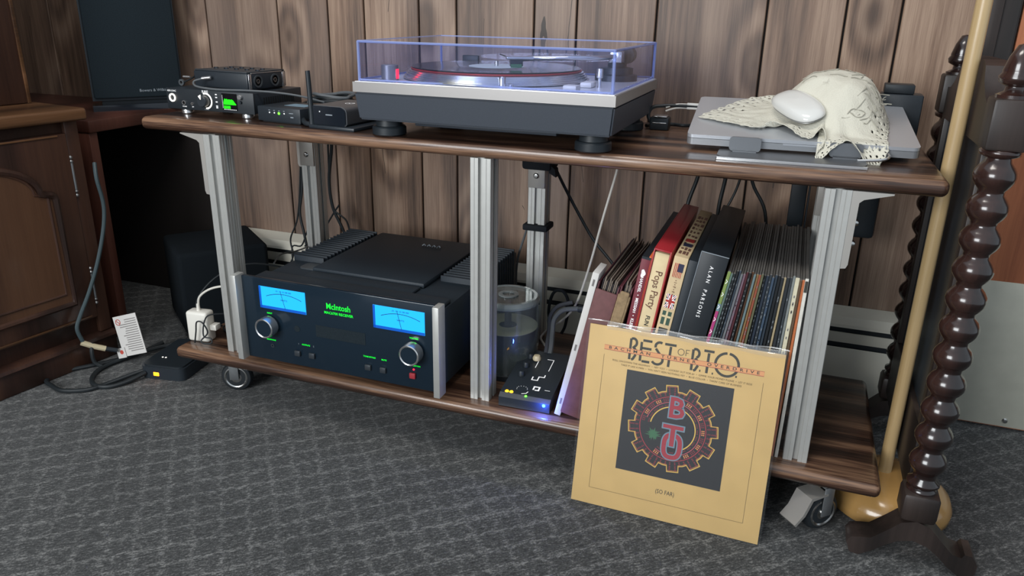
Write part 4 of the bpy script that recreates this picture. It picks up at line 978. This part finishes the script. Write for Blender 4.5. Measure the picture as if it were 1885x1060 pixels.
for s_, cy, hh, ex in (('B', 195.5, 49, 1.0), ('T', 147.5, 50, 1.1)):
    text('emblem_letter', s_, hh*K, 'neon_blue', cvr, ((159.5 if s_ == 'B' else 158.5)*K, (cy)*K, .00042), (0, 0, 0), sx=ex, ext=.00002, bold=.060)
    text('emblem_letter', s_, hh*K, 'neon_red', cvr, ((159.5 if s_ == 'B' else 158.5)*K, (cy)*K, .00050), (0, 0, 0), sx=ex, ext=.00002, bold=.018)
lf = []
for i in range(32): lf.append((127+(12.5 if i % 2 else 6.5)*math.cos(2*PI*i/32)*(1+.2*math.sin(i*2.3)), 146+(11 if i % 2 else 6)*math.sin(2*PI*i/32)*(1+.2*math.cos(i*1.7))))
B().prism(lf, lambda u, v, t: (u*K, v*K, t*K), .33, .36).ob('leaf_burst', 'leaf_green', cvr, smooth=0)
# clear outer bag
fb = B(); n_ = 24
fv = [[fb.bm.verts.new((-.004+.322*i/n_, y, .0016+.0014*math.sin(i*1.3+y*40)*(1 if y > .30 else .25))) for i in range(n_+1)] for y in (-.001, .10, .20, .29, .312, .322)]
for a, b in zip(fv, fv[1:]):
    for i in range(n_): fb.bm.faces.new((a[i], a[i+1], b[i+1], b[i]))
fb.ob('clear_bag', 'sleeve_film', cvr, smooth=80)
fr = B().tube([(-.004+.322*i/n_, .3215+.0012*math.sin(i*.9), .0012+.0022*math.sin(i*1.1)) for i in range(n_+1)], .0013, 6, 2).ob('bag_lip', 'film_shine', cvr)
fr2 = B(); top = [[fr2.bm.verts.new((.03+.284*i/n_, y+.0015*math.sin(i*.8), .0032+h+.0012*math.sin(i*1.7))) for i in range(n_+1)] for y, h in ((.3085, -.001), (.313, .0016), (.3165, .0018), (.321, -.001))]
for a, b in zip(top, top[1:]):
    for i in range(n_): fr2.bm.faces.new((a[i], a[i+1], b[i+1], b[i]))
fr2.ob('bag_fold', 'film_shine', cvr, smooth=80)

# ------------------------------------------------------------------ charger, cables on the lower shelf and behind
ch = thing('charger_block', 'white square charger block standing on the left end of lower shelf', 'charger', (.008, .035, ZL), (0, 0, .12))
ch.location = (.036, .012, ZL)
B().box(-.001, .050, 0, .030, 0, .068, .006, 3).ob('body', 'white_plastic', ch)
B().tube([(.024, .014, .068), (.025, .014, .080), (.031, .014, .100), (.055, .016, .118), (.085, .022, .126), (.115, .04, .122), (.16, .09, .110)], .0024, 8).ob('cord', 'white_cord', ch)
B().lathe([(0, 0), (.0042, 0), (.0032, .016), (0, .016)], 14, (.024, .014, .067)).ob('strain_relief', 'white_plastic', ch)
B().box(.052, .066, .006, .024, .028, .040, .001).ob('plug_tab', 'white_plastic', ch)
bw = thing('thin_black_lead', 'thin black lead bundled over the white charger block', 'cable', (0, 0, 0))
B().tube([(.060, .004, ZL+.003), (.066, .005, ZL+.03), (.072, .004, ZL+.052), (.085, .006, ZL+.052), (.094, .008, ZL+.030), (.080, .002, ZL+.012), (.090, .0, ZL+.007), (.105, .004, ZL+.010), (.10, .008, ZL+.018), (.084, .006, ZL+.022), (.088, .010, ZL+.055), (.10, .02, ZL+.068), (.135, .06, ZL+.06)], .0016, 7).ob('cord', 'black_cord', bw)
tag(B().tube([(.052, .10, ZL+.004), (.034, .06, ZL+.02), (.028, .06, ZL+.075), (.06, .10, ZL+.125), (.11, .16, ZL+.14), (.19, .25, ZL+.10)], .0022, 8).ob('round_cable', 'black_cord'), 'black cable arching behind the white charger block', 'cable')
cs = thing('cable_heap', 'small heap of black leads on the shelf behind the left post', 'cable', (0, 0, 0))
for k in range(4): B().tube([(.095+.03*math.cos(a+k)+.01*k, .10+.03*math.sin(a)+.01*k, ZL+.006+.006*k+.004*math.sin(a*2)) for a in [2*PI*i/9 for i in range(9)]], .0022, 7, 4, closed=True).ob('loop', 'black_cord', cs)
hang = [
 ('hanging_cable', 'black cable hanging just right of the rear left post', [(.150, .44, .565), (.139, .45, .476), (.126, .45, .394), (.131, .45, .325), (.156, .45, .27), (.20, .43, .20)], .0042),
 ('hanging_cable', 'thin black lead crossing behind the rear left post toward receiver', [(.185, .44, .24), (.17, .45, .29), (.128, .45, .33), (.128, .45, .45), (.14, .44, .565)], .0024),
 ('hanging_cable', 'thin black lead curving left behind the receiver', [(.150, .45, .33), (.125, .45, .296), (.088, .45, .234), (.075, .44, .16), (.12, .40, ZL+.03)], .0022),
 ('hanging_cable', 'black lead hanging left of the rear left post', [(.078, .42, .55), (.062, .42, .40), (.045, .42, .294), (.018, .42, .234), (.022, .42, .19), (.001, .42, .142), (.04, .40, .10)], .0022),
 ('hanging_cable', 'thicker black lead close against the rear left post', [(.085, .42, .56), (.066, .42, .38), (.053, .42, .309), (.061, .42, .253), (.068, .42, .196), (.075, .41, .12)], .0034),
 ('hanging_cable', 'black looping lead in front of the heater beside rear left post', [(.115, .41, .30), (.085, .42, .285), (.070, .42, .26), (.05, .42, .22), (.02, .42, .21), (.03, .41, .13)], .0020),
 ('hanging_cable', 'thin black lead rising from receiver corner to the heater', [(.232, .07, .302), (.205, .13, .300), (.19, .20, .285), (.15, .30, .262), (.09, .40, .24), (.06, .42, .22)], .0018),
 ('hanging_cable', 'black cable sloping from the rear middle post to the albums', [(.72, .40, .50), (.743, .44, .43), (.785, .45, .355), (.813, .45, .315), (.86, .44, .27), (.92, .43, .20)], .0036),
 ('hanging_cable', 'grey cord beside the rear middle post', [(.675, .40, .40), (.668, .40, .34), (.652, .39, .27), (.650, .39, .20), (.67, .37, .15)], .0026),
 ('hanging_cable', 'black cable dropping behind the red slipcase', [(1.035, .44, .56), (1.026, .45, .481), (1.010, .45, .415), (1.0, .44, .30)], .0042),
 ('hanging_cable', 'double black cable dropping behind the black box set', [(1.088, .44, .56), (1.082, .45, .48), (1.075, .45, .41), (1.08, .44, .30)], .0042),
 ('hanging_cable', 'curving black cable behind the black box set', [(1.12, .44, .56), (1.111, .45, .482), (1.095, .45, .429), (1.07, .44, .38)], .0026),
 ('hanging_cable', 'black cable slanting right behind the record sleeves', [(1.12, .44, .56), (1.136, .45, .479), (1.168, .45, .42), (1.18, .44, .33)], .0036)]
for nm, lb_, pts, r in hang:
    tag(B().tube(pts, r, 8).ob(nm, 'black_cord' if 'grey' not in lb_ else 'grey_cord'), lb_, 'cable', 'cables hanging behind the bench')
tag(B().tube([(.905, .24, .562), (.897, .25, .518), (.876, .25, .425), (.854, .25, .322), (.830, .25, .237), (.80, .25, .195), (.774, .25, .173), (.76, .24, .155), (.79, .18, .165)], .0024, 8).ob('white_cable', 'white_cord'), 'white cord hanging from the shelf edge down to the mixer box', 'cable')
mc = thing('mixer_cable', 'grey cables rising from the mixer box and bending right', 'cable', (0, 0, 0))
B().tube([(.808, .150, ZL+.045), (.806, .165, ZL+.055), (.800, .19, ZL+.075), (.800, .20, ZL+.10), (.815, .21, ZL+.118), (.845, .215, ZL+.124)], .0052, 9).ob('cord', 'grey_cord', mc)
B().tube([(.800, .150, ZL+.045), (.797, .165, ZL+.055), (.790, .20, ZL+.075), (.788, .21, ZL+.10), (.80, .22, ZL+.12), (.83, .225, ZL+.132)], .0045, 9).ob('cord', 'dark_grey_rubber', mc)
B().tube([(.845, .215, ZL+.124), (.872, .214, ZL+.125)], .0075, 10, 0).ob('connector', 'black_plastic', mc)
tag(B().tube([(.77, .30, ZL+.03), (.757, .30, ZL+.07), (.765, .30, ZL+.115), (.785, .30, ZL+.125), (.800, .30, ZL+.10), (.796, .30, ZL+.05), (.79, .29, ZL+.03)], .0034, 8).ob('velcro_loop', 'velcro'), 'black cable loop standing behind the mixer box cables', 'cable')
vt = tag(B().box(.692, .746, .300, .3508, .3655, .3785, .003).ob('cable_strap', 'velcro'), 'black strap wrapped around the rear middle post', 'strap')
vt2 = thing('strap_wrap', 'black fabric strap bunched at the top of the rear middle post', 'strap', (0, 0, 0))
B().box(.690, .752, .292, .3530, .496, .520, .006).ob('band', 'velcro', vt2); B().prism([(.745, .512), (.760, .50), (.762, .484), (.748, .492)], lambda u, v, t: (u, t, v), .298, .320).ob('tail', 'velcro', vt2)
tag(B().lathe([(0, .010), (.006, .009), (.0085, .004), (.008, 0), (0, 0)], 16).ob('jack_knob', 'disc_cream', None, (.792, .118, ZL+.0447)), 'cream plug end on the back of the mixer box', 'plug')
pb = thing('power_brick', 'black adapter block hanging behind the right post under the upper shelf', 'adapter', (1.212, .405, .405))
B().box(0, .030, 0, .05, 0, .160, .003).ob('body', 'black_plastic', pb); B().box(.033, .036, .002, .04, 0, .155, .001).ob('plate', 'charcoal_board', pb)
pc = tag(B().box(1.325, 1.372, .39, .43, .400, .565, .008).ob('cable_box', 'black_plastic'), 'black box fixed under the shelf behind the right bracket', 'box')

# ------------------------------------------------------------------ stuff on the floor at the left
ups = thing('floor_adapter', 'black power unit with orange light on the carpet by the bench wheel', 'adapter', (-.118, .012, 0), (0, 0, .16))
B().prism(rrect(0, .108, 0, .155, .016), lambda u, v, t: (u, v, t), .0015, .030).ob('body', 'black_satin', ups, smooth=40)
B().prism(rrect(.004, .104, .004, .151, .014), lambda u, v, t: (u, v, t), .030, .034).ob('top', 'black_plastic', ups, smooth=40)
for x in (.030, .038): B().lathe([(0, .0008), (.0016, .0006), (.002, 0)], 10, (x, .045, .034)).ob('white_light', 'ring_light', ups)
B().box(.034, .048, -.001, .002, .009, .018, .0015).ob('orange_light', 'led_orange', ups)
fc = thing('floor_cable', 'thick black cable looped over the carpet beside the cabinet', 'cable', (0, 0, 0))
B().tube([(-.18, .15, .02), (-.206, .085, .010), (-.245, .030, .006), (-.297, -.045, .006), (-.290, -.085, .006), (-.257, -.100, .006), (-.214, -.108, .006), (-.170, -.085, .006), (-.153, -.044, .006), (-.125, .012, .012), (-.112, .030, .014)], .0048, 9).ob('cord', 'black_cord', fc)
B().tube([(.00, .17, .03), (-.10, .165, .028), (-.17, .12, .020), (-.215, .06, .010), (-.228, .01, .006), (-.210, -.035, .006), (-.175, -.062, .006), (-.140, -.058, .006), (-.118, -.025, .008), (-.104, .014, .014)], .0052, 9).ob('cord', 'black_cord', fc)
B().tube([(-.250, .012, .064), (-.246, .004, .045), (-.243, .004, .020), (-.232, .012, .008)], .0045, 9).ob('cord', 'black_cord', fc)
gcb = thing('cabinet_cable', 'grey-green cord hanging down the front of the carved cabinet', 'cable', (0, 0, 0))
B().tube([(-.262, .112, .462), (-.250, .100, .428), (-.247, .104, .378), (-.247, .100, .340), (-.249, .086, .292), (-.253, .063, .234), (-.257, .033, .177), (-.261, .005, .133), (-.262, -.009, .105), (-.258, -.004, .073)], .0044, 9).ob('cord', 'green_grey_cord', gcb)
B().tube([(-.260, -.006, .070), (-.247, .012, .056), (-.232, .030, .045)], .0065, 9, 0).ob('connector', 'disc_cream', gcb)
B().tube([(-.232, .030, .045), (-.216, .047, .036)], .0055, 9, 0).ob('plug', 'black_plastic', gcb)
wg = thing('paper_tag', 'white printed warning tag standing on the cable on the carpet', 'tag', (-.213, .052, .012), (-.15, -.30, .10))
B().box(.010, .078, -.0006, .0006, .004, .100).ob('sheet', 'paper_white', wg, smooth=0)
lb2 = B(); rr = random.Random(2)
for i in range(15): lb2.box(.022+rr.uniform(0, .02), .074, -.0010, -.0006, .088-i*.0053, .0898-i*.0053)
lb2.ob('printed_lines', 'paper_ink', wg, smooth=0)
B().ribbon(arcp(22, 86, 6.5, 6.5, 0, 360, 20), 1.6, lambda u, v: (u*.001, -.0011, v*.001)).ribbon([(17.5, 90), (26.5, 82)], 1.5, lambda u, v: (u*.001, -.0012, v*.001)).ob('warning_sign', 'tag_red', wg, smooth=0)
B().box(-.004, .020, -.003, -.0018, .002, .026).ob('flap', 'paper_white', wg, smooth=0); B().cyl((.010, -.003, .016), .005, .0004, '-y').ob('dot', 'tag_red', wg)

# ------------------------------------------------------------------ carved cabinet at the left
ca = math.radians(8)
cb = thing('carved_cabinet', 'dark carved wooden cabinet with arched door panel at left edge', 'cabinet', (-.2706, .0915, 0), (0, 0, -ca))
# local: y runs back along the front face, x points out of the face
CL = -.95
B().box(-.39, -.012, CL, 0, .055, .560, .003).ob('carcass', 'cabinet_wood', cb)
B().box(-.395, .006, CL-.01, .004, 0, .055, .004).ob('plinth', 'cabinet_wood', cb)
B().prism([(-.012, .055), (.012, .055), (.010, .062), (.002, .066), (-.012, .068)], lambda u, v, t: (u, t, v), CL, .002).ob('base_moulding', 'cabinet_wood', cb, smooth=30)
B().box(-.40, .024, CL-.02, .012, .560, .586, .006, 3).ob('top_board', 'cabinet_top', cb)
B().box(-.012, .0, -.030, 0, .068, .560, .002).ob('stile', 'cabinet_wood', cb)
dz0, dz1, dy0, dy1 = .110, .535, -.46, -.034
dor = B().box(-.012, .008, dy0, dy1, dz0, dz1, .003).ob('door', 'cabinet_wood', cb)
def arch_outline(y0, y1, z0, z1, sh, n=10):
    """square-bottomed panel whose top steps in at the shoulders and rises in an arch"""
    out = [(y0, z0), (y1, z0), (y1, z1-.085)]
    out += [(y1-.012*(1-math.cos(math.radians(90*i/4))), z1-.085+.012*math.sin(math.radians(90*i/4))) for i in range(1, 5)]
    cx = (y0+y1)/2; rx = (y1-y0)/2-sh; rz = .068
    out += [(cx+rx*math.cos(math.radians(180*i/(2*n))), z1-rz+rz*math.sin(math.radians(180*i/(2*n)))) for i in range(2*n+1)]
    out += [(y0+.012*(1-math.cos(math.radians(90*i/4))), z1-.085+.012*math.sin(math.radians(90*i/4))) for i in range(4, 0, -1)]
    out += [(y0, z1-.085)]
    return out
pa = arch_outline(dy0+.055, dy1-.050, dz0+.050, dz1-.050, .030)
B().prism(pa, lambda u, v, t: (t, u, v), .008, .0105).ob('arched_panel', 'cabinet_panel', dor, smooth=20)
B().tube([(.0085, u, v) for u, v in pa], .0085, 8, 0, closed=True).ob('panel_moulding', 'cabinet_wood', dor)
cyc, czc = sum(u for u, v in pa)/len(pa), sum(v for u, v in pa)/len(pa)
B().tube([(.0100, cyc+(u-cyc)*.90, czc+(v-czc)*.90) for u, v in pa], .0035, 8, 0, closed=True).ob('panel_moulding', 'cabinet_wood', dor)
B().box(.008, .0105, dy0+.02, dy1-.02, dz1-.0055, dz1-.0015, .001).ob('door_bead', 'cabinet_top', dor); B().box(.008, .0105, dy0+.01, dy1-.015, dz0+.004, dz0+.009, .001).ob('door_bead', 'cabinet_top', dor)
for z in (.440, .185):
    hg_ = B()
    hg_.cyl((.004, -.031, z-.030), .0035, .060, n=12)
    for dz in (-.045, -.036, .030, .039): hg_.lathe([(0, .0), (.0038, .001), (.0045, .004), (.002, .007), (0, .007)], 12, (.004, -.031, z+dz))
    hg_.ob('hinge', 'zinc', cb)
hu = thing('hutch', 'tall dark wooden hutch standing on the carved cabinet', 'hutch', (-.2706, .0915, .587), (0, 0, -ca))
B().box(-.575, -.135, -.80, -.012, 0, .62, .003).ob('side', 'cabinet_wood', hu)  # depth stretched toward the left wall to keep light off the corner
B().box(-.140, -.132, -.018, -.011, 0, .62, .001).ob('edge_strip', 'cabinet_top', hu)
fg = thing('desk_ornament', 'small black ornament with chrome foot on the cabinet top', 'ornament', (-.345, -.062, .587))
B().lathe([(0, .003), (.010, .003), (.011, .008), (.010, .034), (.006, .038), (0, .038)], 20).ob('body', 'black_gloss', fg)
B().lathe([(0, 0), (.012, 0), (.013, .0015), (.012, .0035), (0, .0035)], 20).ob('foot', 'silver_bright', fg)

# corner table behind the cabinet, loudspeaker, subwoofer
ct = thing('corner_table', 'low reddish-brown table in the dark corner holding the loudspeaker', 'table', (0, 0, 0))
B().box(-.98, -.318, .162, .515, .516, .545, .004).ob('table_top', 'red_brown_wood', ct)
B().box(-.98, -.325, .165, .189, 0, .516, .002).ob('side_panel', 'red_brown_wood', ct)
B().box(-.98, -.95, .189, .455, 0, .516, .002).ob('back_panel', 'groove_dark', ct)
B().box(-.95, -.236, .4975, .5150, .0, .515, .002).ob('dark_backing', 'groove_dark', ct)  # dark board put in to cover the wall and heater end
fa = math.radians(53)
spk = thing('loudspeaker', 'tall black loudspeaker with cloth grille standing on the corner table', 'loudspeaker', (-.437, .292, .545), (0, 0, fa))
tail = [(0, 0), (.212, 0), (.208, .045), (.160, .115), (.106, .145), (.052, .115), (.004, .045)]
B().prism(tail, lambda u, v, t: (u, v, t), .024, .60).ob('cabinet', 'black_satin', spk, smooth=50)
B().box(.004, .208, -.012, -.0004, .030, .595, .004, 3).ob('grille', 'grille_cloth', spk)
B().prism([(.106+(u-.106)*1.03, v-.014) for u, v in tail], lambda u, v, t: (u, v, t), 0, .014).ob('plinth', 'black_gloss', spk)
B().prism([(.106+(u-.106)*.8, .06+(v-.06)*.8) for u, v in tail], lambda u, v, t: (u, v, t), .014, .024).ob('spacer', 'black_plastic', spk)
text('maker_name', 'Bowers & Wilkins', .0095, 'text_grey', spk, (.142, -.0123, .047), FRONT)
sw = thing('subwoofer', 'black cube subwoofer on the carpet in the dark corner', 'subwoofer', (-.165, .215, 0), (0, 0, math.radians(38)))
B().box(-.001, .22, 0, .21, .012, .226, .012, 3).ob('cabinet', 'black_fabric', sw)
fm = B().cyl((0, 0, 0), .014, .013).me()
sw.rotation_euler = (0, 0, math.radians(52)); 
for i, (x, y) in enumerate(((.03, .03), (.19, .03), (.03, .18), (.19, .18))): link('foot', fm, 'rubber' if i == 0 else None, sw, (x, y, 0))

# ------------------------------------------------------------------ cheval stand, pole and its base at the right
cs_ = thing('bobbin_screen', 'dark antique screen stand with bobbin-turned posts and arched feet', 'screen stand', (1.459, 0, 0))
def bobbin_post(y, parent):
    z0, z1 = .155, .632; n = 11; st_ = (z1-z0)/n; prof = [(0, .085), (.024, .085)]
    b = B(); b.box(-.026, .026, y-.026, y+.026, .080, .128, .008, 2); blk = b.ob('lower_block', 'ebonised_oak', parent)
    p = [(0, .126), (.021, .126), (.022, .130), (.018, .134), (.023, .139), (.023, .143), (.016, .148)]
    for i in range(n):
        for k in range(7):
            t = (k+.5)/7; p.append((.0125+.0135*math.sin(PI*t)**.85, z0+st_*(i+t)))
    p += [(.015, z1+.002), (.024, z1+.006), (.025, z1+.011), (.021, z1+.015), (0, z1+.015)]
    B().lathe(p, 28, (0, y, 0)).ob('bobbin_post', 'bobbin_wood', parent, smooth=70)
    B().box(-.024, .024, y-.024, y+.024, z1+.013, z1+.078, .004, 2).ob('upper_block', 'ebonised_oak', parent)
    zf_ = z1+.078
    B().lathe([(0, zf_-.001), (.021, zf_-.001), (.021, zf_+.004), (.012, zf_+.008), (.011, zf_+.014), (.020, zf_+.019), (.0215, zf_+.026), (.018, zf_+.031), (.0185, zf_+.033), (.014, zf_+.050), (.007, zf_+.064), (0, zf_+.066)], 24, (0, y, 0)).ob('finial', 'bobbin_wood', parent, smooth=60)
    top = [(-.098, .020), (-.092, .030), (-.080, .033), (-.062, .036), (-.040, .056), (-.022, .074), (0, .081), (.022, .074), (.040, .056), (.060, .037), (.074, .034), (.078, .041), (.090, .040), (.099, .026), (.098, .010), (.088, 0), (.076, .0005), (.058, .012), (.040, .028), (.022, .040), (0, .046), (-.022, .040), (-.040, .028), (-.058, .012), (-.076, .0005), (-.090, .002)]
    B().prism(top, lambda u, v, t: (u*.93, t, v), y-.021, y+.021).ob('arched_foot', 'ebonised_oak', parent, smooth=50)
bobbin_post(-.022, cs_); bobbin_post(.395, cs_)
stp = [(.004, .64), (.004, .69), (.030, .692), (.060, .705), (.085, .722), (.098, .742), (.115, .748), (.260, .748), (.277, .742), (.290, .722), (.315, .705), (.345, .692), (.371, .69), (.371, .64)]
B().prism(stp, lambda u, v, t: (t, u, v), -.016, .016).ob('crest_rail', 'ebonised_oak', cs_, smooth=30)
B().box(-.016, .016, .004, .371, .098, .215, .003).ob('bottom_rail', 'ebonised_oak', cs_)
B().box(-.016, .016, .004, .030, .215, .64, .002).ob('frame_stile', 'ebonised_oak', cs_); B().box(-.016, .016, .345, .371, .215, .64, .002).ob('frame_stile', 'ebonised_oak', cs_)
B().box(-.008, .008, .030, .345, .215, .64).ob('panel', 'black_satin', cs_)
po_ = thing('wooden_pole', 'pale wooden pole standing upright on rounded amber base by bench corner', 'pole', (1.4295, .128, 0))
B().lathe([(0, .05), (.0108, .05), (.0108, 1.55), (0, 1.55)], 24).ob('shaft', 'pale_pole_wood', po_, smooth=60)
B().lathe([(0, 0), (.092, 0), (.099, .006), (.100, .018), (.094, .034), (.078, .050), (.05, .058), (.016, .062), (0, .062)], 48, (.012, -.005, 0)).ob('base', 'amber_gloss', po_, smooth=60)
